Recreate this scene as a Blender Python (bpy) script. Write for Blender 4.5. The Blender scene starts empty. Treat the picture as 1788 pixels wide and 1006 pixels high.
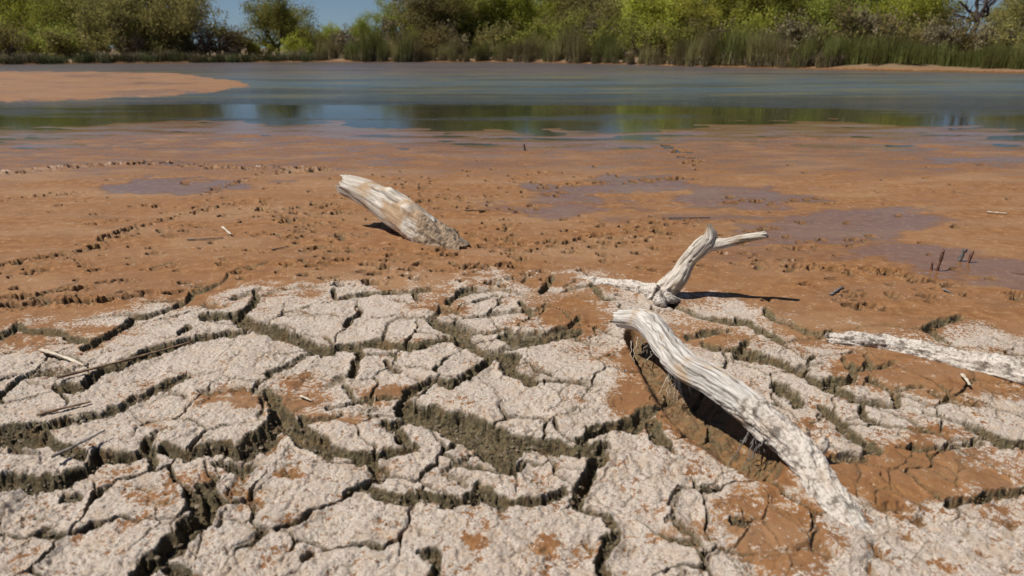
import bpy, math, random
import numpy as np
from mathutils import Vector
# ------------------------------------------------------------------ camera, sky, sun, exposure
F_PX, CX, CY, H_CAM, HORIZON = 1192.0, 894.0, 503.0, 0.80, 84.0
PITCH = math.atan((CY - HORIZON) / F_PX)
scn = bpy.context.scene
col = scn.collection
cam_d = bpy.data.cameras.new('camera'); cam = bpy.data.objects.new('camera', cam_d); col.objects.link(cam)
cam_d.sensor_width = 36.0; cam_d.lens = 36.0 * F_PX / 1788.0
cam_d.clip_start = 0.05; cam_d.clip_end = 3000
cam.location = (0, 0, H_CAM); cam.rotation_euler = (math.pi/2 - PITCH, 0, 0)
cam_d.dof.use_dof = True; cam_d.dof.focus_distance = 2.35; cam_d.dof.aperture_fstop = 4.0
scn.camera = cam
SUN_EL, SUN_AZ = math.radians(58), math.radians(-99)      # azimuth from +Y towards +X
world = bpy.data.worlds.new('World'); scn.world = world; world.use_nodes = True
wn = world.node_tree.nodes; wl = world.node_tree.links
bg = wn['Background']; sky = wn.new('ShaderNodeTexSky'); sky.sky_type = 'NISHITA'; sky.sun_disc = False
sky.sun_elevation = SUN_EL; sky.sun_rotation = SUN_AZ % (2*math.pi)
sky.air_density = 1.0; sky.dust_density = 0.1; sky.ozone_density = 2.5; sky.altitude = 400
wtc = wn.new('ShaderNodeTexCoord'); wad = wn.new('ShaderNodeVectorMath'); wad.operation = 'ADD'; wad.inputs[1].default_value = (0, 0, .07)
wno = wn.new('ShaderNodeVectorMath'); wno.operation = 'NORMALIZE'
wl.new(wtc.outputs['Generated'], wad.inputs[0]); wl.new(wad.outputs[0], wno.inputs[0]); wl.new(wno.outputs[0], sky.inputs[0])
wl.new(sky.outputs[0], bg.inputs[0]); bg.inputs[1].default_value = 0.055
sun_d = bpy.data.lights.new('sun', 'SUN'); sun = bpy.data.objects.new('sun', sun_d); col.objects.link(sun)
sun_d.energy = 5.0; sun_d.angle = math.radians(0.53); sun_d.color = (1.0, 0.95, 0.87)
sv = Vector((math.sin(SUN_AZ)*math.cos(SUN_EL), math.cos(SUN_AZ)*math.cos(SUN_EL), math.sin(SUN_EL)))
sun.rotation_euler = sv.to_track_quat('Z', 'Y').to_euler()
sun.location = (-20, 10, 40)
scn.view_settings.view_transform = 'Standard'; scn.view_settings.look = 'None'
scn.view_settings.gamma = 1.0; scn.view_settings.use_curve_mapping = False
scn.view_settings.exposure = 0.10

# ------------------------------------------------------------------ helpers
rng = np.random.default_rng(7)
random.seed(7)
SP, CP = math.sin(PITCH), math.cos(PITCH)
def ray(u, v):
    a, b = (u - CX)/F_PX, (CY - v)/F_PX
    return np.array([a, b*SP + CP, b*CP - SP])
def gp(u, v, z=0.0):                      # point of the pixel's ray at height z
    d = ray(u, v); t = (z - H_CAM)/d[2]
    return np.array([d[0]*t, d[1]*t, z])
def at(u, v, Y):                          # point of the pixel's ray at distance Y
    d = ray(u, v); t = Y/d[1]
    return np.array([d[0]*t, Y, H_CAM + d[2]*t])
def _hash(ix, iy, seed):
    h = (ix.astype(np.int64)*374761393 + iy.astype(np.int64)*668265263 + seed*1442695041) & 0x7fffffff
    h = ((h ^ (h >> 13))*1274126177) & 0x7fffffff
    return (h ^ (h >> 16)) & 0xffff
def perlin(x, y, seed=0):
    ix, iy = np.floor(x), np.floor(y); fx, fy = x-ix, y-iy
    ux, uy = fx*fx*fx*(fx*(fx*6-15)+10), fy*fy*fy*(fy*(fy*6-15)+10)
    def g(dx, dy):
        a = _hash(ix+dx, iy+dy, seed)*(2*math.pi/65536)
        return np.cos(a)*(fx-dx) + np.sin(a)*(fy-dy)
    n0 = g(0,0)*(1-ux) + g(1,0)*ux; n1 = g(0,1)*(1-ux) + g(1,1)*ux
    return (n0*(1-uy) + n1*uy)*1.41
def fbm(x, y, octv=4, seed=0, gain=0.5):
    s = 0; a = 1; f = 1; t = 0
    for o in range(octv):
        s = s + a*perlin(x*f, y*f, seed+o*17); t += a; a *= gain; f *= 2.03
    return s/t
def sstep(a, b, x):
    t = np.clip((x-a)/(b-a), 0, 1); return t*t*(3-2*t)
def mesh_np(name, co, faces, mat=None, smooth=True, attrs=None, loopuv=None, normals=None):
    """faces: (n,4) or (n,3) int array, or a list of such arrays"""
    me = bpy.data.meshes.new(name)
    if not isinstance(faces, list): faces = [faces]
    faces = [np.asarray(f, dtype=np.int32) for f in faces if len(f)]
    co = np.asarray(co, dtype=np.float32)
    nl = sum(f.size for f in faces); nf = sum(len(f) for f in faces)
    me.vertices.add(len(co)); me.vertices.foreach_set('co', co.ravel())
    me.loops.add(nl); me.polygons.add(nf)
    me.loops.foreach_set('vertex_index', np.concatenate([f.ravel() for f in faces]))
    sizes = np.concatenate([np.full(len(f), f.shape[1]) for f in faces])
    starts = np.concatenate([[0], np.cumsum(sizes)[:-1]]).astype(np.int32)
    me.polygons.foreach_set('loop_start', starts)
    me.polygons.foreach_set('use_smooth', np.full(nf, smooth))
    for k, a in (attrs or {}).items():
        at_ = me.attributes.new(k, 'FLOAT', 'POINT'); at_.data.foreach_set('value', np.asarray(a, np.float32))
    me.update(calc_edges=True)
    if mat: me.materials.append(mat)
    if normals is not None: me.normals_split_custom_set_from_vertices([tuple(n) for n in normals])
    return me
def link(name, me, parent=None, loc=None):
    o = bpy.data.objects.new(name, me); col.objects.link(o)
    if parent: o.parent = parent
    if loc is not None: o.location = loc
    return o
def tag(o, label=None, cat=None, group=None, kind=None):
    if label: o['label'] = label
    if cat: o['category'] = cat
    if group: o['group'] = group
    if kind: o['kind'] = kind
    return o
class MatB:
    def __init__(s, name):
        s.m = bpy.data.materials.new(name); s.m.use_nodes = True
        s.n = s.m.node_tree.nodes; s.l = s.m.node_tree.links
        s.b = s.n['Principled BSDF']; s.out = s.n['Material Output']
    def attr(s, name):
        a = s.n.new('ShaderNodeAttribute'); a.attribute_name = name; return a.outputs['Fac']
    def coord(s, kind='Object'):
        return s.n.new('ShaderNodeTexCoord').outputs[kind]
    def mapping(s, vec, scale):
        m = s.n.new('ShaderNodeMapping'); s.l.new(vec, m.inputs[0]); m.inputs['Scale'].default_value = scale
        return m.outputs[0]
    def noise(s, vec, scale, detail=4, rough=0.55, dist=0.0):
        t = s.n.new('ShaderNodeTexNoise'); s.l.new(vec, t.inputs['Vector'])
        t.inputs['Scale'].default_value = scale; t.inputs['Detail'].default_value = detail
        t.inputs['Roughness'].default_value = rough; t.inputs['Distortion'].default_value = dist
        return t.outputs['Fac']
    def voro(s, vec, scale, feature='F1'):
        t = s.n.new('ShaderNodeTexVoronoi'); t.feature = feature; s.l.new(vec, t.inputs['Vector'])
        t.inputs['Scale'].default_value = scale; return t.outputs['Distance']
    def set(s, sock, val):
        if hasattr(val, 'is_linked') or hasattr(val, 'links'): s.l.new(val, sock)
        else: sock.default_value = val
    def math(s, op, a, b=0.0, clamp=False):
        m = s.n.new('ShaderNodeMath'); m.operation = op; m.use_clamp = clamp
        s.set(m.inputs[0], a); s.set(m.inputs[1], b); return m.outputs[0]
    def ramp(s, fac, a, b, lo=0.0, hi=1.0):          # smoothstep map
        m = s.n.new('ShaderNodeMapRange'); m.interpolation_type = 'SMOOTHSTEP'
        s.set(m.inputs['Value'], fac); s.set(m.inputs['From Min'], a); s.set(m.inputs['From Max'], b)
        m.inputs['To Min'].default_value = lo; m.inputs['To Max'].default_value = hi
        return m.outputs[0]
    def mix(s, fac, a, b):
        m = s.n.new('ShaderNodeMix'); m.data_type = 'RGBA'
        s.set(m.inputs[0], fac)
        for k, val in ((6, a), (7, b)):
            if isinstance(val, tuple): m.inputs[k].default_value = (*val, 1)
            else: s.l.new(val, m.inputs[k])
        return m.outputs[2]
    def bump(s, hgt, strength, dist, prev=None):
        b = s.n.new('ShaderNodeBump'); s.l.new(hgt, b.inputs['Height'])
        s.set(b.inputs['Strength'], strength); b.inputs['Distance'].default_value = dist
        if prev is not None: s.l.new(prev, b.inputs['Normal'])
        return b.outputs[0]
    def done(s, color=None, rough=None, normal=None):
        if color is not None: s.set(s.b.inputs['Base Color'], color if not isinstance(color, tuple) else (*color, 1))
        if rough is not None: s.set(s.b.inputs['Roughness'], rough)
        if normal is not None: s.l.new(normal, s.b.inputs['Normal'])
        return s.m

# ------------------------------------------------------------------ materials
def mat_mud():
    s = MatB('dried_mud'); P = s.coord()
    crust, wet, crk = s.attr('crust'), s.attr('wet'), s.attr('crk')
    nL = s.noise(s.mapping(P, (1, 2.2, 1)), 2.6, 6, .62); nM = s.noise(P, 23, 6, .62); nF = s.noise(P, 95, 6, .65); nX = s.noise(P, 320, 5, .65)
    orange = s.mix(s.ramp(nM, .32, .70), (.180, .074, .021), (.292, .138, .046))
    orange = s.mix(s.ramp(nL, .38, .68), orange, (.225, .110, .046))
    orange = s.mix(s.ramp(s.noise(s.mapping(P, (1, 2.6, 1)), 1.1, 5, .6), .46, .66, 0, .8), orange, (.285, .158, .076))
    orange = s.mix(s.ramp(s.noise(s.mapping(P, (1.3, 4, 1)), 3.1, 6, .65), .54, .70, 0, .7), orange, (.165, .085, .040))
    orange = s.mix(s.ramp(nX, .52, .72, 0, .55), orange, (.20, .10, .045))
    orange = s.mix(s.ramp(nF, .62, .74, 0, .5), orange, (.52, .38, .26))          # pale salt specks on the mud
    def dev(n, k): return s.math('MULTIPLY', s.math('SUBTRACT', n, .5), k)
    thr = s.math('ADD', s.math('ADD', dev(nF, 2.3), dev(nX, 1.3)), s.math('ADD', dev(nM, 1.5), dev(crust, 1.0)))
    m = s.ramp(thr, -.16, .10)
    white = s.mix(s.ramp(nX, .32, .66), (.315, .252, .200), (.635, .555, .475))
    white = s.mix(s.ramp(nM, .40, .72, 0, .6), white, (.40, .28, .185))
    pits = s.ramp(s.noise(P, 130, 4, .6, .8), .56, .68, 0, .55)
    white = s.mix(pits, white, (.20, .15, .105))
    top = s.mix(m, orange, white)
    olive = s.mix(s.ramp(nF, .3, .7), (.050, .037, .018), (.195, .150, .076))  # olive crack mud, darkened further to paint in shade inside the cracks
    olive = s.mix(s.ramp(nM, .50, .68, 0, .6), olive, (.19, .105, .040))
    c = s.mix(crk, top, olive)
    wetn = s.ramp(s.math('ADD', wet, s.math('ADD', dev(nL, 1.1), dev(nM, .6))), .22, .90)
    c = s.mix(s.math('MULTIPLY', wetn, .35), c, (.150, .085, .055))
    rough = s.math('SUBTRACT', .92, s.math('MULTIPLY', wetn, .80))
    bs = s.math('SUBTRACT', 1.0, s.math('MULTIPLY', wetn, .9))
    n1 = s.bump(nX, s.math('MULTIPLY', bs, .45), .004)
    n2 = s.bump(nF, s.math('MULTIPLY', bs, s.math('ADD', s.math('MULTIPLY', crk, .45), s.math('ADD', s.math('MULTIPLY', m, .35), .25))), .012, n1)
    s.b.inputs['Specular IOR Level'].default_value = .45
    return s.done(c, rough, n2)
def mat_water():
    s = MatB('pond_water'); P = s.coord()
    Y = s.n.new('ShaderNodeSeparateXYZ'); s.l.new(P, Y.inputs[0]); y = Y.outputs[1]
    st = s.noise(s.mapping(P, (.10, .55, 1)), 1.0, 5, .6); alg = s.noise(s.mapping(P, (.16, 1.0, 1)), 2.1, 6, .65)
    c = s.mix(s.ramp(st, .4, .65), (.024, .027, .016), (.042, .040, .026))
    c = s.mix(s.math('MULTIPLY', s.ramp(y, 9, 16), .85), c, (.082, .120, .140))  # turbid mid-pond tone, its blue standing in for reflected sky
    far = s.ramp(y, 17, 26)
    c = s.mix(s.math('MULTIPLY', far, .8), c, (.125, .088, .080))                      # silty shallows by the far bank
    band = s.math('MULTIPLY', s.ramp(y, 10, 14), s.math('SUBTRACT', 1.0, s.ramp(y, 24, 32)))
    c = s.mix(s.math('MULTIPLY', band, s.ramp(alg, .47, .60, 0, .85)), c, (.180, .150, .055))   # streaks of algae
    pt = s.noise(s.mapping(P, (.07, .30, 1)), 1.6, 5, .6); c = s.mix(s.math('MULTIPLY', s.ramp(y, 8, 12), s.ramp(pt, .50, .62, 0, .7)), c, (.060, .055, .030))
    w1 = s.noise(s.mapping(P, (1.2, 3.2, 1)), 5.0, 3, .5); w2 = s.noise(s.mapping(P, (1, 2.0, 1)), 22, 2, .5)
    calm = s.ramp(s.math('ADD', y, s.math('MULTIPLY', s.math('SUBTRACT', st, .5), 16.0)), 8.5, 17.0)
    n1 = s.bump(w1, s.math('ADD', s.math('MULTIPLY', calm, .65), .010), .10)
    n2 = s.bump(w2, s.math('ADD', s.math('MULTIPLY', calm, .25), .010), .02, n1)
    s.b.inputs['IOR'].default_value = 1.333
    return s.done(c, s.math('ADD', s.math('MULTIPLY', calm, .20), .035), n2)
def mat_wood(name, pale, mid, tanc, tan=(.56,.70), mudc=((.27, .21, .16), (.64, .575, .505))):
    s = MatB(name); P = s.coord()
    uv = s.n.new('ShaderNodeCombineXYZ'); s.l.new(s.attr('around'), uv.inputs[0]); s.l.new(s.attr('along'), uv.inputs[1])
    g = s.noise(s.mapping(uv.outputs[0], (190, 14, 1)), 1.0, 6, .6, .4)
    g2 = s.noise(s.mapping(uv.outputs[0], (60, 5, 1)), 1.0, 5, .6, .8)
    big = s.noise(P, 11, 4); fine = s.noise(P, 170, 5)
    c = s.mix(s.ramp(g, .32, .66), mid, pale)
    c = s.mix(s.ramp(big, tan[0], tan[1], 0, .85), c, tanc)
    c = s.mix(s.ramp(g2, .30, .41, .75, 0), c, (.075, .055, .038))
    c = s.mix(s.ramp(fine, .62, .72, 0, .6), c, (.16, .11, .07))
    c = s.mix(s.attr('groove'), c, (.050, .035, .022))
    cr = s.ramp(s.math('ADD', s.attr('crusted'), s.math('MULTIPLY', s.math('SUBTRACT', big, .5), 1.2)), .4, .6)
    nF = s.noise(P, 110, 6, .65)
    cc = s.mix(s.ramp(nF, .30, .56), *mudc); cc = s.mix(s.ramp(s.noise(P, 38, 4, .6), .50, .62, 0, .85), cc, (.125, .098, .075)); cc = s.mix(s.ramp(big, .55, .7, 0, .5), cc, (.33, .21, .12))
    c = s.mix(cr, c, cc)
    n = s.bump(g, .55, .004); n = s.bump(g2, .6, .006, n); n = s.bump(nF, s.math('MULTIPLY', cr, .9), .008, n)
    return s.done(c, .85, n)
def mat_plain(name, a, b, scale=20, rough=.85, stretch=(1,1,1), bump=.3, dist=.004):
    s = MatB(name); P = s.mapping(s.coord(), stretch); n = s.noise(P, scale, 5, .6)
    return s.done(s.mix(s.ramp(n, .35, .65), a, b), rough, s.bump(n, bump, dist))
def mat_leaf(name, a, b, tr=.45):
    s = MatB(name); oi = s.n.new('ShaderNodeObjectInfo'); ge = s.n.new('ShaderNodeNewGeometry')
    c = s.mix(ge.outputs['Random Per Island'], a, b)
    hs = s.n.new('ShaderNodeHueSaturation'); s.l.new(c, hs.inputs['Color'])
    s.l.new(s.ramp(oi.outputs['Random'], 0, 1, .78, 1.22), hs.inputs['Value'])
    s.l.new(s.ramp(oi.outputs['Random'], 0, 1, .485, .515), hs.inputs['Hue'])
    c = hs.outputs[0]
    t = s.n.new('ShaderNodeBsdfTranslucent'); s.l.new(c, t.inputs[0])
    mx = s.n.new('ShaderNodeMixShader'); mx.inputs[0].default_value = tr
    s.l.new(s.b.outputs[0], mx.inputs[1]); s.l.new(t.outputs[0], mx.inputs[2]); s.l.new(mx.outputs[0], s.out.inputs[0])
    s.b.inputs['Specular IOR Level'].default_value = .2
    return s.done(c, .7)
M = dict(
    mud=mat_mud(), water=mat_water(),
    wood=mat_wood('bleached_wood', (.60, .565, .52), (.33, .29, .25), (.38, .26, .145)),
    wood3=mat_wood('shade_toned_bleached_wood', (.64, .59, .52), (.34, .27, .20), (.36, .225, .115), (.42,.62), ((.16, .105, .06), (.36, .26, .17))),  # bleached wood; its wide tan paints in the weaker light on the side
    wood2=mat_wood('weathered_wood', (.60, .54, .47), (.33, .27, .21), (.36, .22, .11)),
    crustlog=mat_wood('salt_crusted_wood', (.66, .60, .53), (.40, .32, .25), (.36, .22, .12)),
    reed_stick=mat_plain('dry_brown_reed', (.10, .06, .035), (.24, .15, .085), 60, .8, (1, 1, 1)),
    pale_stick=mat_plain('pale_dry_reed', (.42, .34, .25), (.62, .54, .43), 60, .8),
    dark_stick=mat_plain('wet_dark_wood', (.030, .022, .018), (.095, .065, .045), 50, .6),
    rust_stick=mat_plain('rusty_brown_wood', (.06, .025, .015), (.16, .07, .04), 70, .75),
    grey_chip=mat_plain('grey_wood_chip', (.07, .06, .055), (.20, .17, .15), 60, .8),
    bark=mat_plain('mesquite_bark', (.035, .026, .020), (.10, .075, .055), 9, .9, (1, 1, .3), .5, .02),
    dead_bark=mat_plain('dead_tree_bark', (.030, .020, .016), (.085, .058, .045), 9, .9, (1, 1, .3), .5, .02),
    leaf_bright=mat_leaf('bright_green_leaves', (0.268, 0.301, 0.037), (0.450, 0.450, 0.077)),
    leaf_yellow=mat_leaf('yellow_green_leaves', (0.450, 0.425, 0.051), (0.450, 0.450, 0.102)),
    leaf_mid=mat_leaf('mid_green_leaves', (0.174, 0.200, 0.037), (0.360, 0.345, 0.072)),
    leaf_olive=mat_leaf('olive_grey_leaves', (0.160, 0.146, 0.047), (0.349, 0.279, 0.099)),
    leaf_dark=mat_leaf('dark_green_leaves', (0.086, 0.102, 0.028), (0.200, 0.200, 0.051)),
    leaf_tan=mat_leaf('dry_tan_twigs', (.150, .118, .062), (.290, .235, .135), .2),
    reed=mat_leaf('green_reed_blades', (.080, .088, .022), (.200, .195, .055), .3),
    reed_brown=mat_leaf('browned_reed_blades', (.120, .100, .036), (.300, .245, .105), .3),
    reed_dry=mat_leaf('dead_reed_blades', (.14, .105, .060), (.36, .285, .185), .25),
    grass_dark=mat_leaf('dark_bank_grass', (0.046, 0.059, 0.022), (0.132, 0.132, 0.050), .25),
)
# ------------------------------------------------------------------ the ground: cracks traced in views of the photograph (origin x, y, scale)
VIEWS = dict(A=(0,320,2.958), B=(0,560,2.958), C=(0,666,2.958), D=(400,480,3.354), E=(800,480,3.354), F=(400,706,3.354),
             G=(800,706,3.354), H=(1288,706,3.354), I=(1288,520,3.354))
CR = {   # view: [(widths, points, depth factor)]; a width list is spread along the crack
'A': [([35],[(0,790),(60,770),(100,740),(150,770),(230,765),(320,765),(350,800),(440,820)]), ([26,6],[(100,745),(92,712)]),
      ([35],[(440,860),(510,820),(600,770),(660,730),(690,690)]), ([30,26],[(690,690),(740,690),(850,660),(900,640),(960,610),(990,580)]),
      ([6,16],[(380,715),(500,695),(600,680),(690,680)]), ([28,12],[(960,610),(990,560),(1080,540),(1150,510),(1180,470)]),
      ([8,16],[(730,620),(850,605),(950,605)]), ([40],[(1020,620),(1100,630),(1200,620)],.5), ([40],[(1040,690),(1130,690),(1210,680),(1240,720)]),
      ([20,10],[(1200,590),(1280,570),(1350,545)]), ([40],[(1240,700),(1300,630),(1330,590)]), ([10,8],[(1360,580),(1450,550),(1550,540),(1650,530)]),
      ([10,14],[(1220,445),(1300,430),(1390,405)]), ([14,6],[(190,580),(300,550),(410,510)]), ([30],[(930,780),(975,750)]), ([8],[(1510,670),(1600,665)]),
      ([8,14,6],[(560,580),(640,560),(680,550)]), ([8,12],[(180,640),(260,625),(410,615)]), ([6,10,5],[(20,455),(150,435),(330,412)],.6), ([10],[(780,440),(830,425),(890,408)])],
'B': [([44,26],[(0,400),(40,370),(80,330),(140,290),(240,280),(350,265)]),
      ([60,56,40,28],[(300,360),(350,350),(430,350),(460,310),(540,260),(640,230),(740,180),(850,140),(960,110),(1050,90),(1150,70),(1240,50)]),
      ([35,22],[(1390,275),(1460,240),(1530,200),(1600,160)]), ([6,14,10],[(870,255),(960,270),(1060,270),(1150,260)]),
      ([44,40,34],[(0,560),(120,545),(260,545),(380,510),(520,480),(640,430),(740,380),(820,340),(900,310),(960,280)]),
      ([14,22],[(860,360),(960,385)]), ([22,22,8],[(1030,365),(1120,370),(1260,345),(1380,345),(1480,350)]),
      ([60,100,100,80],[(1380,370),(1420,420),(1450,480),(1500,540),(1560,580),(1640,640),(1700,690)]),
      ([80],[(1260,690),(1310,620),(1400,560),(1440,530)]), ([90],[(1320,690),(1430,600)],.7),
      ([70],[(840,660),(960,690),(1060,660),(1180,650),(1230,690)]), ([60],[(750,620),(780,700),(800,750)]), ([30,12],[(770,610),(850,555)]),
      ([70],[(500,690),(600,700),(740,690)]), ([100],[(0,600),(100,600),(220,610),(280,640)]), ([60],[(280,650),(340,660),(420,690)]), ([30],[(60,670),(180,680)]),
      ([80,90,70],[(0,830),(100,820),(200,830),(320,820),(430,780),(500,730)]), ([40],[(320,900),(400,890)]),
      ([50],[(1130,740),(1220,770),(1290,780)]), ([50],[(1430,780),(1570,790)],.6), ([12,30],[(1690,330),(1730,300),(1775,285)]), ([20,30],[(1700,440),(1775,430)]),
      ([30],[(250,180),(340,195),(430,225)]), ([14,10],[(150,330),(290,350)])],
'C': [([24,34],[(540,555),(700,550),(860,540),(1000,545)],.7), ([80,110,110,100],[(1040,560),(1090,620),(1080,700),(1000,760),(960,800),(900,850),(830,900),(760,960),(720,1010)]),
      ([70,50],[(1090,600),(1180,580),(1250,560),(1330,620),(1420,640)],.7), ([36],[(1350,715),(1480,720),(1620,700),(1740,670)],.5), ([20],[(1130,880),(1250,890),(1370,860),(1520,860)],.6),
      ([40],[(1560,910),(1610,880)]), ([12,25],[(1180,660),(1130,770)]), ([60],[(860,970),(960,990)]), ([12],[(340,830),(400,750),(540,700)],.5), ([25],[(70,760),(150,710)],.5), ([20],[(230,680),(310,640)],.5)],
'D': [([60,70,66,50,42],[(40,250),(130,290),(230,320),(330,350),(430,390),(520,430),(600,440),(650,420),(760,415),(850,400),(900,390)]),
      ([50,30],[(60,250),(110,190),(160,140),(150,100)]), ([10,16],[(0,140),(100,110),(190,80)]), ([14,10,6],[(200,120),(300,95),(420,80),(560,68)]), ([30],[(0,355),(60,340),(100,330)]),
      ([26,16,20,30],[(900,390),(915,330),(930,290),(1000,250),(1080,245),(1170,260),(1210,240),(1250,200)]), ([50,46,36],[(880,400),(1010,420),(1100,425),(1200,400),(1280,370)]),
      ([60,70],[(1190,270),(1240,300),(1300,310),(1400,340),(1350,380)]), ([28,22],[(610,95),(620,150),(680,130),(800,105),(900,100),(980,100),(1080,95),(1180,80)]),
      ([30],[(1080,100),(1100,140)]), ([40,30,16],[(1285,160),(1350,125),(1420,100),(1560,90)]), ([36,34,20],[(690,290),(720,250),(780,210),(755,182)]), ([14,40],[(240,580),(330,530),(400,480),(470,450),(520,440)]),
      ([50,44],[(720,590),(740,520),(760,470),(760,430)]), ([26,16],[(720,590),(650,610),(575,655)]), ([34],[(930,510),(950,560),(990,570)]), ([10,16,8],[(0,660),(90,650),(200,660),(330,662)]),
      ([30,36],[(100,660),(180,690),(260,715)]), ([70,90,90],[(260,740),(300,830),(350,890),(420,960),(480,1000)]), ([60],[(260,860),(180,930),(110,970),(60,1000)]),
      ([34,26],[(430,845),(520,835),(600,830),(660,820)]), ([8,14,8],[(730,830),(830,805),(900,785)]), ([30,40,36],[(585,770),(660,770),(740,740),(800,720),(900,720),(980,715)]), ([40],[(680,640),(710,680),(740,720)]),
      ([40,60],[(1270,370),(1400,410),(1480,450),(1560,480),(1640,480),(1680,470)]), ([60],[(1540,490),(1450,560),(1380,610),(1300,650)]), ([50],[(1300,645),(1200,630),(1110,650),(1040,700),(1000,760),(1010,800)]), ([8,20],[(1040,590),(1100,610),(1200,622)]),
      ([90,110],[(1010,790),(1100,800),(1200,815),(1300,850),(1420,910),(1540,965),(1620,1005)]), ([50],[(1060,840),(960,890),(1010,940),(1000,970)]), ([24,20],[(1390,250),(1480,240),(1560,220),(1680,210)]),
      ([26],[(1280,290),(1360,310),(1450,330),(1560,330),(1640,315)]), ([24,22],[(1370,400),(1480,440),(1560,430),(1680,400)]), ([26,20],[(1240,190),(1310,210),(1390,240)]), ([70],[(440,850),(470,930),(540,960),(560,1000)]),
      ([12,6],[(380,225),(480,215)],.5), ([12],[(450,605),(480,590)])],
'E': [([30],[(0,110),(60,90),(100,85)]), ([15],[(100,85),(210,85),(280,90),(350,100),(450,140)]), ([22,10],[(380,40),(410,5)]), ([36],[(490,95),(530,50),(550,20)]), ([12],[(620,70),(690,30)]), ([18],[(640,80),(760,65),(800,50),(860,45)]),
      ([34,36,20,8],[(780,60),(830,100),(860,140),(950,140),(1040,165)]), ([36],[(370,170),(400,200),(430,235)]), ([20,6],[(430,220),(480,200),(570,185)]), ([16,24],[(40,250),(130,240),(240,220),(380,215),(430,230)]),
      ([24],[(0,290),(100,320),(200,330),(290,315)]), ([30],[(290,340),(400,350),(500,345),(580,320),(660,300),(710,255)]), ([44],[(250,360),(350,380),(480,380),(560,360),(640,350),(710,335)]), ([32],[(20,400),(100,430),(210,440),(290,420),(370,410),(470,395)]),
      ([70],[(180,470),(270,480),(320,500)]), ([28,8],[(690,370),(760,390),(830,405),(910,395)]), ([50],[(0,620),(80,590),(150,530),(200,490)]), ([60,60,36,34,6],[(280,540),(340,590),(400,630),(460,645),(500,630),(600,625),(700,630),(790,630),(890,655)]),
      ([24,8],[(330,745),(380,700),(460,675)],.6), ([12],[(360,800),(440,760)],.6), ([30],[(775,880),(790,820)],.6), ([70,70],[(730,985),(770,930),(880,905),(980,885),(1040,880)]), ([74,70,40,6],[(1040,880),(1070,825),(1150,785),(1230,770),(1290,763)]), ([60,80],[(1120,890),(1180,960)]),
      ([8,12],[(800,340),(870,330),(910,310)]), ([36,40,20],[(1340,360),(1420,340),(1520,330),(1600,325)]), ([36],[(1440,400),(1520,430),(1600,440),(1680,440)]), ([26,30,40],[(1240,170),(1340,210),(1420,240),(1530,265),(1600,275),(1680,280)])],
'F': [([60,70],[(0,280),(60,320),(150,290),(170,200),(250,130),(260,60)]), ([90],[(200,260),(300,180)],.7), ([90,100,80],[(290,20),(310,90),(360,130),(420,170),(480,190),(530,220),(560,270)]), ([50],[(430,110),(460,180)]),
      ([60,76,76,60],[(560,250),(640,285),(760,315),(880,310),(1000,280),(1100,260)]), ([70,40],[(820,340),(850,400),(880,430)]), ([50],[(900,110),(960,125),(1060,80)]), ([40],[(940,140),(1000,180),(1050,235)]),
      ([110,120],[(1060,60),(1180,100),(1300,150),(1430,200),(1550,230),(1680,260)]), ([80],[(1450,220),(1510,300),(1600,350),(1690,370)]), ([30,40],[(1250,400),(1320,350),(1400,310),(1440,280)]), ([30],[(1250,410),(1340,440),(1400,460)]),
      ([50,70,70,60],[(690,520),(760,480),(830,490),(900,540),(1020,550),(1120,525),(1200,560),(1300,585),(1400,575),(1450,500),(1460,470)]), ([70],[(1480,500),(1530,560),(1600,600)]),
      ([40],[(170,665),(330,670),(450,640),(560,660),(630,630)],.6), ([50],[(280,395),(430,400)],.6), ([60],[(90,590),(250,600)],.6), ([15],[(0,860),(120,850),(280,840),(430,850)],.7), ([15],[(570,700),(700,720)],.6), ([30],[(720,770),(840,750)],.7), ([40],[(430,920),(490,860)],.7),
      ([40],[(850,690),(920,690)],.5), ([40],[(1100,670),(1120,760),(1190,800)],.7), ([60,90],[(1130,870),(1200,880),(1220,940),(1190,1010)]), ([15],[(640,1000),(760,960)],.6), ([60],[(0,500),(60,490),(100,430),(60,370)],.7)],
'G': [([100,110,100,80,50],[(0,80),(100,130),(200,170),(280,200),(370,215),(450,240),(560,265),(680,285),(800,270),(860,250)]), ([90],[(840,290),(780,400),(720,500),(690,570)]), ([60,70,60],[(160,510),(280,575),(400,575),(520,555),(620,510)]), ([50],[(140,480),(110,580),(50,590)]),
      ([50,60,80,80],[(680,580),(760,620),(850,650),(920,700),(900,770),(870,850),(830,930),(860,1010)]), ([10,30,36],[(1640,385),(1540,420),(1480,470),(1380,475),(1290,490),(1260,540),(1250,620),(1240,680)]), ([40,60,20],[(1270,660),(1340,730),(1400,810),(1450,850)]),
      ([70,50,10],[(1110,110),(1180,150),(1220,220),(1280,280),(1330,295)]), ([60],[(700,795),(780,815),(860,800)],.7), ([50],[(480,880),(540,820)],.5), ([45],[(930,820),(1000,835),(1100,830)],.6), ([40],[(1210,800),(1290,830)],.5), ([20],[(300,770),(400,780),(480,780)],.5),
      ([8],[(1060,440),(1160,440),(1260,420)],.5), ([50],[(1600,680),(1690,700)]), ([20],[(1450,860),(1680,870)],.7)],
'H': [([40],[(550,330),(640,315),(740,330),(760,290)]), ([60],[(740,640),(800,585),(900,600),(1000,605),(1080,580)],.8), ([60],[(1240,575),(1350,565),(1500,535),(1680,505)],.9), ([70],[(1040,650),(1080,660)],.45), ([50],[(950,760),(1060,795)],.5), ([56],[(1300,740),(1390,745)],.45), ([60],[(1530,700),(1680,710)],.5),
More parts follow.
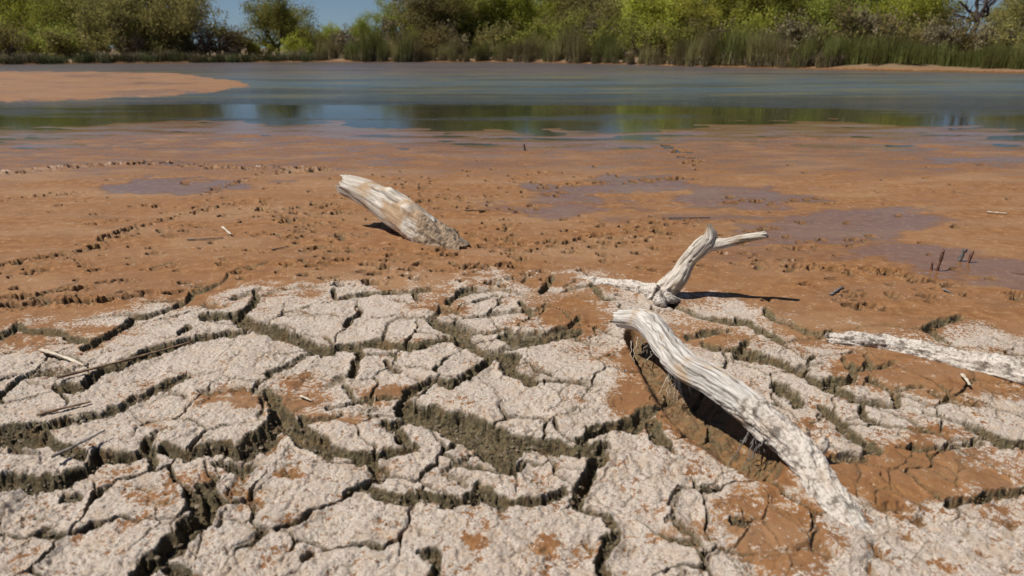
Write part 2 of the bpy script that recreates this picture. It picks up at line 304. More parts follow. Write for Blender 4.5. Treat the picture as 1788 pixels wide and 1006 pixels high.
      ([25],[(1400,870),(1500,900)],.6), ([40],[(1520,940),(1690,990)],.7), ([50],[(360,850),(480,855),(560,880),(620,850)],.8), ([60],[(700,780),(800,830),(880,900),(960,960)],.8), ([60],[(740,900),(800,1000)],.8), ([30],[(180,800),(260,820)],.6)],
'I': [([40],[(0,130),(60,150),(130,190),(200,220),(270,265)]), ([18],[(270,260),(350,240),(450,230),(560,215)]), ([40,30,24],[(160,85),(210,130),(300,160),(380,190),(480,205),(560,195)]), ([50],[(0,330),(30,290),(55,255)]),
      ([60,60,50,24],[(0,340),(100,345),(200,370),(300,400),(400,460),(480,510),(600,560),(700,600),(800,620),(900,635),(960,630)]), ([30,20],[(340,410),(420,385),(500,375)]), ([30,46,20],[(620,350),(660,410),(720,415),(850,405),(920,375)]), ([60],[(660,400),(690,450),(650,490),(540,490)]),
      ([40],[(780,480),(850,530),(910,560),(940,590)]), ([26],[(910,550),(1000,535),(1090,530)]), ([50],[(930,580),(930,640)]), ([15],[(960,630),(1100,640)]), ([20,40,60,70],[(1090,675),(1180,700),(1300,730),(1400,770),(1500,830),(1600,850),(1690,850)]), ([30],[(1130,570),(1200,600),(1290,625),(1400,640)]),
      ([60],[(480,650),(560,700),(600,740),(650,790),(720,850),(780,890),(830,905)]), ([20],[(600,715),(720,700)]), ([50],[(740,620),(740,690),(790,730)]), ([35],[(940,870),(1060,890),(1200,880),(1300,860),(1420,850)]), ([40],[(550,950),(650,930),(740,940)]),
      ([6,10,14],[(600,195),(700,185),(720,165),(860,155),(960,170),(1100,190)]), ([56,40],[(1100,185),(1180,150),(1310,115)]), ([36,20,6],[(1130,190),(1200,240),(1290,280),(1360,300)]), ([14,8],[(1310,100),(1400,140),(1540,180)]), ([10],[(920,90),(1010,115)]), ([10],[(1070,120),(1200,135)]),
      ([16,24],[(1410,285),(1500,310),(1600,330),(1690,340)]), ([12],[(1500,230),(1600,270),(1690,280)]), ([70],[(230,520),(330,570),(350,610)])],
}
# hollow scoured under the big driftwood log: (u, v, full width px, depth m)
HOLLOW = [(1108,585,34),(1140,622,60),(1172,668,80),(1215,712,100),(1262,742,100),(1305,775,90),(1335,808,70)]

# grid: columns follow picture columns, rows follow distance
us = np.concatenate([np.linspace(-2600,-620,70), np.arange(-610,-62,5.0), np.arange(-60,1850,1.9), np.arange(1854,2400,5.0), np.linspace(2410,4400,70)])
vs = np.concatenate([np.linspace(2300,1090,60), np.arange(1080,1010,-4.0), np.arange(1010,470,-1.75), np.arange(470,140,-1.9)])
def v2Y(v): b = (CY-v)/F_PX; return H_CAM*(b*SP+CP)/(SP-b*CP)
Ys = v2Y(vs); ylast = Ys[-1]
far = np.concatenate([np.arange(ylast+.2, 30, .2), np.arange(30, 62, .3), np.geomspace(62.5, 1500, 30)])
Ys = np.concatenate([Ys, far])
def Y2v(Y): q = -H_CAM; return CY - F_PX*((q*CP + Y*SP)/(Y*CP - q*SP))
vs = Y2v(Ys)
NU, NV = len(us), len(Ys)
zc = Ys*CP + H_CAM*SP
X = ((us[None,:]-CX)/F_PX)*zc[:,None]; Y = np.repeat(Ys[:,None], NU, 1)
U = np.repeat(us[None,:], NV, 0); V = np.repeat(vs[:,None], NU, 1)
mpp = (zc/F_PX)[:,None]                         # metres per pixel across
near = V > 440
jn = int(np.argmax(vs < 440))                   # rows [0, jn) hold the cracked ground
Xn, Yn = X[:jn], Y[:jn]
wu = fbm(Xn*16, Yn*16, 4, 3)*9 + perlin(Xn*60, Yn*60, 9)*2.6 + perlin(Xn*160, Yn*160, 10)*.5
wv = fbm(Xn*16+50, Yn*16, 4, 5)*6 + perlin(Xn*60, Yn*60+31, 11)*2.0 + perlin(Xn*160, Yn*160+9, 12)*.4
def worley(x, y, seed):
    ix, iy = np.floor(x), np.floor(y); f1 = np.full(x.shape, 9.0); f2 = f1.copy(); idh = np.zeros(x.shape)
    for dx in (-1,0,1):
        for dy in (-1,0,1):
            h1 = _hash(ix+dx, iy+dy, seed)/65536.0; h2 = _hash(ix+dx, iy+dy, seed+77)/65536.0
            d = np.hypot(ix+dx+h1-x, iy+dy+h2-y); c_ = d < f1
            f2 = np.where(c_, f1, np.minimum(f2, d)); idh = np.where(c_, _hash(ix+dx, iy+dy, seed+131)/65536.0, idh); f1 = np.where(c_, d, f1)
    return f1, f2, idh
ca = worley(Xn*30, Yn*30, 201)[2]; cb = worley(Xn*30, Yn*30, 202)[2]; ca2 = worley(Xn*75, Yn*75, 203)[2]; cb2 = worley(Xn*75, Yn*75, 204)[2]
wu = wu + (ca-.5)*8 + (ca2-.5)*1.4; wv = wv + (cb-.5)*5.5 + (cb2-.5)*1.0       # angular breaks along the rims
amp = np.clip((V[:jn]-400)/380, .22, 1.0)
Uw, Vw = U[:jn]+wu*amp, V[:jn]+wv*amp
sd = np.full((jn, NU), 60.0); dep = np.zeros((jn, NU)); sd2 = sd.copy(); dep2 = dep.copy()
def carve(pts, hw, dfac, sd=sd, dep=dep):
    """pts picture points, hw half widths, writes the smallest (distance - half width) and its depth"""
    for (x0,y0,w0,d0), (x1,y1,w1,d1) in zip([(*p,w,d) for p,w,d in zip(pts,hw,dfac)][:-1], [(*p,w,d) for p,w,d in zip(pts,hw,dfac)][1:]):
        m = max(w0,w1)+60
        i0, i1 = np.searchsorted(us, [min(x0,x1)-m, max(x0,x1)+m])
        r = np.where((vs[:jn] > min(y0,y1)-m) & (vs[:jn] < max(y0,y1)+m))[0]
        if not len(r) or i0 >= i1: continue
        sl = (slice(r[0], r[-1]+1), slice(i0, i1))
        px, py = Uw[sl]-x0, Vw[sl]-y0; dx, dy = x1-x0, y1-y0
        t = np.clip((px*dx+py*dy)/(dx*dx+dy*dy+1e-9), 0, 1)
        d = np.hypot(px-t*dx, py-t*dy) - (w0+(w1-w0)*t)
        dd = d0+(d1-d0)*t
        b = d < sd[sl]
        sd[sl] = np.where(b, d, sd[sl]); dep[sl] = np.where(b, dd, dep[sl])
hash_seed = 1
for key, lst in CR.items():
    ox, oy, sc = VIEWS[key]
    for item in lst:
        ws, pts = item[0], item[1]; df = item[2] if len(item) > 2 else 1.0
        P2 = [(ox+x/sc, oy+y/sc) for x, y in pts]
        w = np.interp(np.linspace(0,1,len(P2)), np.linspace(0,1,len(ws)), ws)/sc/2 if len(ws) > 1 else np.full(len(P2), ws[0]/sc/2)
        # finer points, width wandering along the crack, shallow ones pinching out at both ends
        Pa = np.array(P2); Lp = np.concatenate([[0], np.cumsum(np.hypot(*np.diff(Pa,axis=0).T))]); nq = max(4, int(Lp[-1]/7)+2); q = np.linspace(0, Lp[-1], nq)
        ww = np.interp(q, Lp, w)*(1+.38*perlin(q/16.0+hash_seed*7.3, q*0+hash_seed*3.1, 55))
        if df < .85: ww = ww*np.clip(np.minimum(q, Lp[-1]-q)/(Lp[-1]*.42)+.12, 0, 1)
        hash_seed += 1
        pu = np.interp(q, Lp, Pa[:,0]); pv = np.interp(q, Lp, Pa[:,1])
        if df < .85: pv = pv+perlin(q/14.0+hash_seed, q*0+.3, 57)*7; pu = pu+perlin(q/14.0, q*0+hash_seed, 58)*7
        dm = []
        for py, h_ in zip(pv, ww):
            m_ = (v2Y(max(py,100))*CP+H_CAM*SP)/F_PX
            dm.append(float(np.clip(h_*2*m_*1.05, .005, .034))*df)
        if df > .85: carve(list(zip(pu, pv)), ww*.98+.5, dm)
        else: carve(list(zip(pu, pv)), ww*1.0+1.2, dm, sd2, dep2)
# cracks go on beyond the picture: cell borders of scattered seeds
seeds = rng.uniform((-5,-.4),(5,3.2),(420,2)); 
out = (U[:jn] < -15) | (U[:jn] > 1803) | (V[:jn] > 1021)
out &= (V[:jn] > 500+40*np.sin(X[:jn]*2))
oi = np.where(out); qx = X[:jn][oi]+fbm(X[:jn][oi]*7,Y[:jn][oi]*7,3,21)*.05; qy = Y[:jn][oi]+fbm(X[:jn][oi]*7,Y[:jn][oi]*7,3,22)*.05
f1 = np.full(len(qx), 9.0); f2 = f1.copy()
for sx, sy in seeds:
    d = np.hypot(qx-sx, (qy-sy)*1.1); n2 = np.where(d < f1, f1, np.minimum(f2, d)); f1 = np.minimum(f1, d); f2 = n2
vor = (f2-f1)*.5 - (.012+.014*(fbm(qx*2,qy*2,2,40)+.4)); vpx = vor/np.broadcast_to(mpp[:jn],(jn,NU))[oi]
b = vpx < sd[oi]; t1 = sd[oi]; t1[b] = vpx[b]; sd[oi] = t1; t1 = dep[oi]; t1[b] = .03; dep[oi] = t1
# finer shrinkage cracks that split the plates into angular pieces
qx = Xn+fbm(Xn*12,Yn*12,3,210)*.035; qy = Yn+fbm(Xn*12+5,Yn*12,3,211)*.035
f1, f2, _i = worley(qx*6.2, qy*5.0, 212); e1 = (f2-f1)*.5/5.6
g1, g2, _i = worley(qx*15+3, qy*12, 213); e2 = (g2-g1)*.5/13.5
edge0 = np.interp(us, [-2600,0,330,760,940,1200,1450,1788,4400], [600,590,525,505,490,530,590,590,600])[None,:]
on1 = sstep(-.32, .10, fbm(Xn*2.6,Yn*2.6,2,214))*sstep(0, 30, V[:jn]-edge0); on2 = sstep(-.02, .25, fbm(Xn*4.5,Yn*4.5,2,215))*sstep(0, 30, V[:jn]-edge0)
fin1 = (e1-.0062*on1*(.35+1.5*np.abs(fbm(Xn*9,Yn*9,2,216))))/mpp[:jn]; fin2 = (e2-.0022*on2)/mpp[:jn]
fin1 = np.where(on1 > .05, fin1, 60); fin2 = np.where(on2 > .05, fin2, 60)
for fi, dd in ((fin1, .020), (fin2, .008)):
    b = fi < sd; sd[b] = fi[b]; dep[b] = dd
inside = np.clip(-sd, 0, None)
wall = 2.4 + 8.0*amp*np.clip(.75+1.4*fbm(Xn*11,Yn*11,2,31), .3, 1.8)
wall = np.where(dep < .0205, np.minimum(wall, 2.4), wall)
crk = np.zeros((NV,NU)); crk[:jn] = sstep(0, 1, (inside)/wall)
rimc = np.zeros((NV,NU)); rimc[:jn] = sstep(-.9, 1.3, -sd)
# ---- zones
zw = -0.020
def poly_v(pts): a = np.array(pts, float); return np.interp(us, a[:,0], a[:,1])
shore_near = poly_v([(-2600,236),(0,236),(100,229),(200,222),(400,218),(560,226),(700,236),(900,238),(1100,238),(1180,233),(1270,223),(1450,221),(1600,229),(1788,238),(4400,240)])
shore_far = poly_v([(-2600,118),(0,113),(200,110.5),(530,108.5),(900,108.5),(1100,113),(1400,120.5),(1788,128),(2300,140),(4400,150)])
def vw2Y(v): b = (CY-v)/F_PX; return (H_CAM-zw)*(b*SP+CP)/(SP-b*CP)
Yn_s = vw2Y(shore_near)[None,:] + fbm(X*.9, Y*.9, 4, 60)*.55; Yf_s = vw2Y(shore_far)[None,:] + fbm(X*.25, Y*.25, 3, 61)*.7
# mud: flat by the camera, easing down to the water
z = np.where(Y < 3.0, 0, -(0.014)*sstep(3.0, 6.5, Y))
into = Y - Yn_s                                            # metres past the near waterline
bed = sstep(-1.2, .8, into)
z = z*(1-bed) + bed*(zw+.0035) - sstep(-.15, 1.5, into)*.012 - sstep(1.0, 8, into)*.15
# mud bar on the left of the pond
bar_top = poly_v([(-2600,124),(0,126),(180,126),(300,128),(380,136),(446,147),(4400,147)]); bar_bot = poly_v([(-2600,182),(0,179),(140,177),(280,170),(380,161),(430,153),(448,147),(4400,147)])
bar = np.minimum(vw2Y(bar_top)[None,:]-Y + fbm(X*.4,Y*.4,3,70)*1.6, (Y-vw2Y(bar_bot)[None,:])*1.5 + fbm(X*.8,Y*.8,3,71)*.6)
barm = sstep(-.7, 1.1, bar+fbm(X*.8,Y*.9,5,72,.6)*2.2)*(U < 460)
z = np.maximum(z, (zw-.03)+barm*.052)
# far bank and the land behind it
bank = Y - Yf_s
z = np.where(bank > -1.0, np.maximum(z, zw-.1+sstep(-.9,.1,bank)*.16+sstep(0.0,1.3,bank)*(.16+.12*fbm(X*.3,Y*.3,3,75))), z)
z += sstep(2, 30, bank)*.15*(1+fbm(X*.05,Y*.05,3,76))
z += fbm(X*.7, Y*.7, 3, 77)*.05*sstep(.2, 2, bank)
z += fbm(X*1.3, Y*4.0, 4, 78)*.013*sstep(-3.0, -.4, into)*(into < 3)
# puddles and damp mud (picture ellipses: u, v, ru, rv, wetness)
wet = np.zeros((NV,NU))
wu2 = fbm(X*1.6, Y*2.6, 5, 81, .6)*230; wv2 = fbm(X*1.6+9, Y*2.6, 5, 82, .6)*34
for u0,v0,ru,rv,w in [(300,322,130,12,1),(340,330,60,9,1),(1085,325,140,17,1),(990,360,110,20,.85),(1290,345,130,22,1),(1230,385,120,12,.6),(1480,385,150,28,1),(1390,410,120,14,.8),(1690,470,150,24,1),(1560,440,160,26,.85),(1790,490,120,16,1),
                       (1040,254,120,4,1),(1130,243,40,4,1),(1460,252,150,4,.9),(1580,258,60,3,1),(1720,278,110,6,1),(60,252,90,4,1),(230,256,160,3,.7),(760,262,90,4,.6),(450,240,300,7,.6),(1250,236,200,8,.8),(1420,232,160,6,.9),(40,290,90,10,.6),(1350,440,160,14,.5)]:
    d = ((U+wu2*np.clip(ru/120,.3,1)-u0)/ru)**2 + ((V+wv2*np.clip(rv/15,.2,1.2)-v0)/rv)**2
    wet = np.maximum(wet, w*1.15*sstep(1.9, .15, d))
wet = np.maximum(wet, sstep(-2.2, .1, into)*1.15*(bank < 0)*(1-barm)); wet = np.maximum(wet, .62*sstep(3.4, 5.2, Y)*(bank < 0)*(1-barm))
wet = np.maximum(wet, barm*(.46+.5*fbm(X*.5,Y*.5,4,73)))
z -= np.clip(wet,0,1)*.003*(Y < 7)
# pale salt crust: the cracked zone, broken by rusty patches
edge = poly_v([(-2600,585),(0,575),(110,560),(330,512),(560,496),(760,494),(940,478),(1060,492),(1200,515),(1330,545),(1450,575),(1560,570),(1700,560),(1788,580),(4400,590)])
crust = sstep(-26, 30, V+fbm(X*5,Y*5,4,90)*46-edge[None,:])*.86
wu3 = fbm(X*9, Y*9, 4, 93)*60; wv3 = fbm(X*9+7, Y*9, 4, 94)*34
for u0,v0,ru,rv,w in [(985,535,80,42,1),(1010,560,60,30,.8),(1110,660,42,60,.9),(1130,710,70,30,.9),(1040,615,60,18,.5),(765,535,55,16,.9),(675,685,55,16,.9),(520,700,50,30,.9),(540,660,60,12,.6),(400,692,75,18,.95),(590,730,60,10,.7),(60,600,120,16,.6),(150,578,110,12,.8),(1215,575,90,22,.9),(1290,600,60,14,.6),
    (1590,650,130,34,1),(1700,675,110,34,1),(1500,640,60,16,.8),(1500,820,150,40,.95),(1640,830,170,46,1),(1600,760,120,14,.5),(1420,750,50,22,.5),(1320,890,90,50,.85),(1240,750,80,26,.8),(1380,960,90,40,.9),(1190,930,50,26,.6),(1560,860,70,50,.9),(960,950,24,20,.9),(830,945,30,12,.7),(505,828,24,9,.9),(330,838,40,14,.7),(250,868,40,14,.6),(280,745,24,6,.6),(1700,560,120,30,.5),(1500,590,130,18,.8),(1610,615,150,14,.7),(1740,900,70,16,.4),(1180,600,60,20,.6),(440,520,50,12,.5),(880,640,60,10,.3),(1290,700,60,40,.5)]:
    d = ((U+wu3*np.clip(ru/100,.3,1)-u0)/ru)**2 + ((V+wv3*np.clip(rv/30,.3,1.3)-v0)/rv)**2
    crust -= w*.63*sstep(2.1, .0, d)
crust = np.clip(crust, 0.02, 1)
crust = np.maximum(crust, .30*sstep(.0, .8, bank)); crust = np.maximum(crust, barm*.10)
# ---- relief
cn = sstep(.25, .8, crust)
fade = sstep(7.0, 3.0, Y)
rel = fbm(X*3, Y*3, 3, 100)*.012*fade + fbm(X*14, Y*14, 4, 101)*(.0018+.0045*cn)*fade
rg = 1-np.abs(perlin(X*34, Y*34, 105)+.5*perlin(X*80,Y*80,106)); rel -= np.clip(rg-.84,0,1)*.014*cn*fade*np.clip(.5+2*perlin(X*9,Y*9,104),0,1); rel -= np.clip(perlin(X*62,Y*62,119)-.30,0,1)*.010*cn*fade                        # fine crazing of the crust
rel += (perlin(X*95, Y*95, 107)*.0013+perlin(X*190,Y*190,108)*.0009)*cn*sstep(3.2,1.6,Y)
rel += perlin(X*120,Y*120,109)*.0005*fade
nearf = sstep(1.9, 1.1, Y); ch = fbm(X*26, Y*26, 4, 151); ch2 = fbm(X*8+3, Y*8, 3, 152)
rel += nearf*(.009*ch*np.clip(.6+1.4*ch2,.15,1.3) - np.clip(.82-np.abs(perlin(X*15+ch*.5,Y*15,153))*4,0,1)*.010*np.clip(.2+1.6*fbm(X*4,Y*4,2,154),0,1))*(.35+.65*cn)
crust = np.clip(crust - nearf*.28*np.clip(-ch*2.2,0,1) - .34*np.clip(ch2*2,0,1)*fade, .02, 1)
lump = fbm(X*38, Y*38, 4, 110); lump2 = fbm(X*11, Y*11, 3, 111)
z += rel*(1-np.clip(wet,0,1)*.85)*(1-.6*crk)
floor = np.zeros((NV,NU)); floor[:jn] = dep
prof = np.zeros((NV,NU)); prof[:jn] = sstep(0, 1, inside/wall)*.72 + .28*sstep(0, 1, inside/(wall*3.2))
z -= prof*np.clip(floor*(1+.40*lump2)+ .0, 0, .07)
z += crk*(np.abs(lump)*.016 - .004 + perlin(X*85,Y*85,112)*.003)*np.clip(floor/.03, .15, 1)
wm = np.clip(4*prof*(1-prof),0,1)*crk*np.clip(floor/.03,.1,1)
soft = np.zeros((NV,NU)); soft[:jn] = sstep(-2.0, 9.0*amp+3, -sd2+2.5*fbm(Xn*60,Yn*60,3,117)*amp)
dd2 = np.zeros((NV,NU)); dd2[:jn] = dep2; z -= soft*dd2*(1.0+.5*lump2) - soft*np.abs(lump)*.006
crust = crust*(1-.75*soft)
# rim of each plate curls up a little
rim = np.zeros((NV,NU)); rim[:jn] = np.exp(-(np.clip(sd,0,None)/9.0)**2)*(sd > 0)*np.clip(dep/.04,0,1)
z += rim*.0035
# hollow under the log
hp = np.array(HOLLOW, float)
hsd = np.full((NV,NU), 99.0)
for a, c in zip(hp[:-1], hp[1:]):
    px, py = U+wu2*.025-a[0], V+wv2*.14-a[1]; dx, dy = c[0]-a[0], c[1]-a[1]
    t = np.clip((px*dx+py*dy)/(dx*dx+dy*dy), 0, 1); hsd = np.minimum(hsd, np.hypot(px-t*dx, py-t*dy)/((a[2]+(c[2]-a[2])*t)/2))
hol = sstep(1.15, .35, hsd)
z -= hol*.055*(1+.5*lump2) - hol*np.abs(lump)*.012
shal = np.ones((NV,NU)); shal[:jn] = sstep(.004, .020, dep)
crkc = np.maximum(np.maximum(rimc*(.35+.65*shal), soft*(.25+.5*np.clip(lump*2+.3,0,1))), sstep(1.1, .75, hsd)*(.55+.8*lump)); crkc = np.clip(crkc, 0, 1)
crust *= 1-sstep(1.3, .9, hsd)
# footprints and small holes trodden into the soft mud
pits = []
def track(pts, step, jit, size):
    a = np.array(pts, float); L = np.concatenate([[0], np.cumsum(np.hypot(*np.diff(a,axis=0).T))])
    for q in np.arange(0, L[-1], step):
        pits.append((np.interp(q,L,a[:,0])+rng.normal(0,jit), np.interp(q,L,a[:,1])+rng.normal(0,jit*.35), size*rng.uniform(.7,1.3)))
track([(180,415),(250,395),(320,375),(415,352)], 9, 2, .020); track([(170,422),(260,405),(350,390)], 22, 6, .016); track([(5,462),(100,446),(170,430)], 12, 4, .022); track([(0,301),(90,291),(240,281),(420,290),(580,292)], 9, 5, .030)
track([(360,340),(450,302),(580,292)], 10, 5, .022); track([(860,470),(960,430),(1060,410),(1110,400),(1230,380)], 17, 8, .019); track([(960,325),(1060,316),(1230,309)], 16, 4, .022); track([(1165,250),(1195,268),(1222,292)], 4, 5, .03)
track([(1270,350),(1350,352),(1430,347)], 14, 5, .02); track([(1270,440),(1360,452),(1440,462),(1560,480)], 26, 6, .018); track([(640,300),(760,335),(830,365)], 12, 10, .018); track([(1395,465),(1520,470),(1640,490)], 30, 6, .022)
track([(430,360),(520,370),(600,372)], 12, 8, .018); track([(0,350),(60,340),(110,335)], 20, 4, .024); track([(10,520),(90,512),(160,505)], 20, 5, .022); track([(0,535),(140,528),(240,520)], 16, 5, .024); track([(860,500),(900,484),(950,470)], 14, 6, .02)
for u0,v0,su,sv_,n in [(490,385,90,26,42),(800,350,90,26,46),(930,440,130,26,44),(590,410,50,26,24),(1110,400,80,16,22),(90,500,80,26,16),(1400,440,110,26,22),(680,470,130,20,26),(1500,520,120,20,10),(300,460,120,24,16),(880,300,200,16,26),(250,360,140,24,18),(1600,330,160,40,16),(1560,520,120,16,8)]:
    for _ in range(int(n*1.8)): pits.append((rng.normal(u0,su), rng.normal(v0,sv_), rng.uniform(.010,.024)))
pit = np.zeros((NV,NU))
for (u0,v0,r_) in pits:
    if v0 < 244 or v0 > 545: continue
    p = gp(u0, v0); ang = rng.uniform(-.5,.5); ex = rng.uniform(1.0,1.9)
    R3 = r_*3.2/(v2Y(v0)*CP/F_PX+.0002)
    i0, i1 = np.searchsorted(us, [u0-R3, u0+R3]); j0 = np.searchsorted(Ys, p[1]-r_*3.4); j1 = np.searchsorted(Ys, p[1]+r_*3.4)
    sl = (slice(j0,j1), slice(i0,i1))
    dx, dy = X[sl]-p[0], Y[sl]-p[1]; a, c = dx*math.cos(ang)+dy*math.sin(ang), -dx*math.sin(ang)+dy*math.cos(ang)
    q = np.hypot(a/(r_*ex), c/(r_*.9))*(1+.45*perlin(X[sl]*60,Y[sl]*60,130))
    k = sstep(1.0, .55, q); dpt = r_*rng.uniform(1.2,1.9)
    z[sl] -= k*dpt; z[sl] += np.exp(-((q-1.35)/.3)**2)*r_*.16; pit[sl] = np.maximum(pit[sl], k)
crkc = np.maximum(crkc, pit); wet = np.clip(wet, 0, 1.2)*(1-.3*pit)
crkc = np.maximum(crkc, .65*sstep(.0, .6, bank))
# ---- label the plates: runs of uncracked ground joined row by row
lab = np.zeros((jn,NU), int); par = [0]
def find(a):
    while par[a] != a: par[a] = par[par[a]]; a = par[a]
    return a
seedm = (sd > 2.6) & (V[:jn] > 470)
prev = []
for j in range(jn):
    d = np.diff(np.concatenate([[0], seedm[j].astype(np.int8), [0]])); st, en = np.where(d==1)[0], np.where(d==-1)[0]
    cur = []; k = 0
    for s_, e_ in zip(st, en):
        ids = set(find(l) for (a_, b_, l) in prev if a_ < e_ and b_ > s_)
        if ids:
            l = min(ids)
            for o_ in ids: par[o_] = l
        else: l = len(par); par.append(l)
        cur.append((s_, e_, l)); lab[j, s_:e_] = l
    prev = cur
root = np.array([find(i) for i in range(len(par))]); lab = root[lab]
cnt = np.bincount(lab.ravel(), minlength=len(par))
pxarea = cnt
ok = pxarea > 160
big_flat = lab[np.argmax(vs < 476), :]; ok[np.unique(big_flat)] = False; ok[0] = False
lab = np.where(ok[lab], lab, 0)
grow = (sd > -(wall*.55)) & (V[:jn] > 462); fixed0 = (seedm & (lab == 0))
for it in range(9):
    for ax, sh in ((0,1),(0,-1),(1,1),(1,-1)):
        r_ = np.roll(lab, sh, ax); lab = np.where((lab == 0) & grow & ~fixed0 & (r_ > 0), r_, lab)
ids = np.unique(lab); ids = ids[ids > 0]
# every plate has dried to a slightly different height and tilt
for k in ids:
    m_ = lab == k; jj, ii = np.where(m_)
    cx, cy = X[:jn][m_].mean(), Y[:jn][m_].mean(); sx = max(X[:jn][m_].std(), .03); sy = max(Y[:jn][m_].std(), .03)
    dz = rng.uniform(-.004,.005) + rng.uniform(-.003,.003)*(X[:jn][m_]-cx)/sx + rng.uniform(-.003,.003)*(Y[:jn][m_]-cy)/sy
    zz = z[:jn]; w_ = sstep(0, 10, sd[m_]); zz[m_] += dz*w_*(1-crk[:jn][m_])
# ---- vertex normals of the whole sheet, so that plates and floor shade as one
co = np.stack([X, Y, z], -1)
def normals_of(co):
    du = np.gradient(co, axis=1); dv = np.gradient(co, axis=0); n_ = np.cross(du, dv); n_ /= np.linalg.norm(n_, axis=-1, keepdims=True)+1e-12
    n_[n_[...,2] < 0] *= -1; return n_
zs = co[...,2]; d3 = perlin(X*48+zs*95, Y*48-zs*80, 160)*.006 + perlin(X*100-zs*150, Y*100+zs*170, 161)*.003
co = co + normals_of(co)*(d3*wm)[...,None]                   # crumbling walls
du = np.gradient(co, axis=1); dv = np.gradient(co, axis=0); nrm = np.cross(du, dv); nrm /= np.linalg.norm(nrm, axis=-1, keepdims=True)+1e-12
nrm[nrm[...,2] < 0] *= -1
fco, fn = co.reshape(-1,3), nrm.reshape(-1,3)
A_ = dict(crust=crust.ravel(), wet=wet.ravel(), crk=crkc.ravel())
idx = np.arange(NV*NU).reshape(NV,NU)
quads = np.stack([idx[:-1,:-1], idx[:-1,1:], idx[1:,1:], idx[1:,:-1]], -1).reshape(-1,4)
labf = np.zeros((NV,NU), int); labf[:jn] = lab
qlab = labf.ravel()[quads].max(1)
def sub(name, q):
    used, inv = np.unique(q, return_inverse=True)
    return mesh_np(name, fco[used], inv.reshape(-1,4), M['mud'], attrs={k: a[used] for k, a in A_.items()}, normals=fn[used])
gq = quads[qlab == 0]
ground = tag(link('ground', sub('ground', gq)), kind='structure')
for k in ids: link('mud_plate', sub('mud_plate', quads[qlab == k]), ground)
# the same flat behind and beside the camera
by = Ys[0]+.02
bx = np.linspace(-60, 60, 60); byy = np.concatenate([[-60,-20,-6], np.linspace(-2, by, 14)])
GX, GY = np.meshgrid(bx, byy); bi = np.arange(GX.size).reshape(GX.shape)
bm_ = mesh_np('ground', np.stack([GX, GY, fbm(GX*.5,GY*.5,3,140)*.01-.03], -1).reshape(-1,3), np.stack([bi[:-1,:-1],bi[:-1,1:],bi[1:,1:],bi[1:,:-1]],-1).reshape(-1,4), M['mud'],
              attrs=dict(crust=np.full(GX.size,.7), wet=np.zeros(GX.size), crk=np.zeros(GX.size)))
tag(link('ground', bm_), kind='structure')
wx = np.array([-260,260]); water = mesh_np('water', [(-70,5.2,zw),(70,5.2,zw),(90,60,zw),(-90,60,zw)], np.array([[0,1,2,3]]), M['water'])
tag(link('water', water), kind='structure')
def gz(x, y):                                   # height of the ground sheet under a point
    j = int(np.clip(np.searchsorted(Ys, y), 1, NV-1)); u_ = CX + F_PX*x/zc[j]; i = int(np.clip(np.searchsorted(us, u_), 0, NU-1))
    return float(z[j, i])
print('plates', len(ids), 'ground verts', NV*NU)

# crumbs of dried mud fallen into the cracks and strewn over the plates
cand = np.where((crk[:jn] > .35).ravel() & (U[:jn].ravel() > -300) & (U[:jn].ravel() < 2100))[0]; pick = rng.choice(cand, 9000)
cand2 = np.where((V[:jn] > 500).ravel() & (U[:jn].ravel() > -300) & (U[:jn].ravel() < 2100) & (crust[:jn].ravel() > .2))[0]; pick = np.concatenate([pick, rng.choice(cand2, 2500)])
pc = co.reshape(-1,3)[pick]; m = len(pick); sz = rng.uniform(.0012,.0036,m)*rng.choice([1,1,1,1.9],m)*np.where(np.arange(m) < 9000, 1, .55)
oc = np.array([(1,0,0),(0,1,0),(-1,0,0),(0,-1,0),(0,0,1),(0,0,-1),(.7,.7,.3),(-.7,.6,-.2)],float)
of = np.array([(6,1,4),(6,4,0),(6,0,5),(6,5,1),(1,7,4),(7,2,4),(2,3,4),(3,0,4),(7,1,5),(2,7,5),(3,2,5),(0,3,5)])
rv = oc[None]*rng.uniform(.6,1.35,(m,8,1))*sz[:,None,None]; an = rng.uniform(0,6.28,m); ca_, sa_ = np.cos(an)[:,None], np.sin(an)[:,None]
rv = np.stack([rv[...,0]*ca_-rv[...,1]*sa_, rv[...,0]*sa_+rv[...,1]*ca_, rv[...,2]*.8], -1)+pc[:,None,:]+np.array([0,0,.0008])
cme = mesh_np('mud_crumbs', rv.reshape(-1,3), (of[None]+8*np.arange(m)[:,None,None]).reshape(-1,3), M['mud'], False, attrs=dict(crust=np.repeat(np.clip(crust.ravel()[pick]-.2,0,1),8), wet=np.zeros(m*8), crk=np.repeat(np.clip(crkc.ravel()[pick]*rng.uniform(.5,1,m),0,1),8)))
link('mud_crumbs', cme, ground)['kind'] = 'stuff'
# ------------------------------------------------------------------ driftwood
def catmull(P, n):
    P = np.asarray(P, float); P = np.vstack([2*P[0]-P[1], P, 2*P[-1]-P[-2]]); m = len(P)-3
    t = np.linspace(0, m-1e-6, n); i = t.astype(int); f = (t-i)[:,None]
    a, b, c, d = P[i], P[i+1], P[i+2], P[i+3]
    return .5*((2*b)+(-a+c)*f+(2*a-5*b+4*c-d)*f*f+(-a+3*b-3*c+d)*f**3)
def frames(C):
    T = np.gradient(C, axis=0); T /= np.linalg.norm(T, axis=1, keepdims=True)
    N = np.zeros_like(T); up = np.array([0,0,1.0]); n0 = np.cross(up, T[0]); n0 = n0 if np.linalg.norm(n0) > .2 else np.array([1.,0,0]); n0 /= np.linalg.norm(n0); N[0] = n0
    for i in range(1, len(T)):
        n = N[i-1]-T[i]*np.dot(N[i-1], T[i]); N[i] = n/np.linalg.norm(n)
    return T, N, np.cross(T, N)
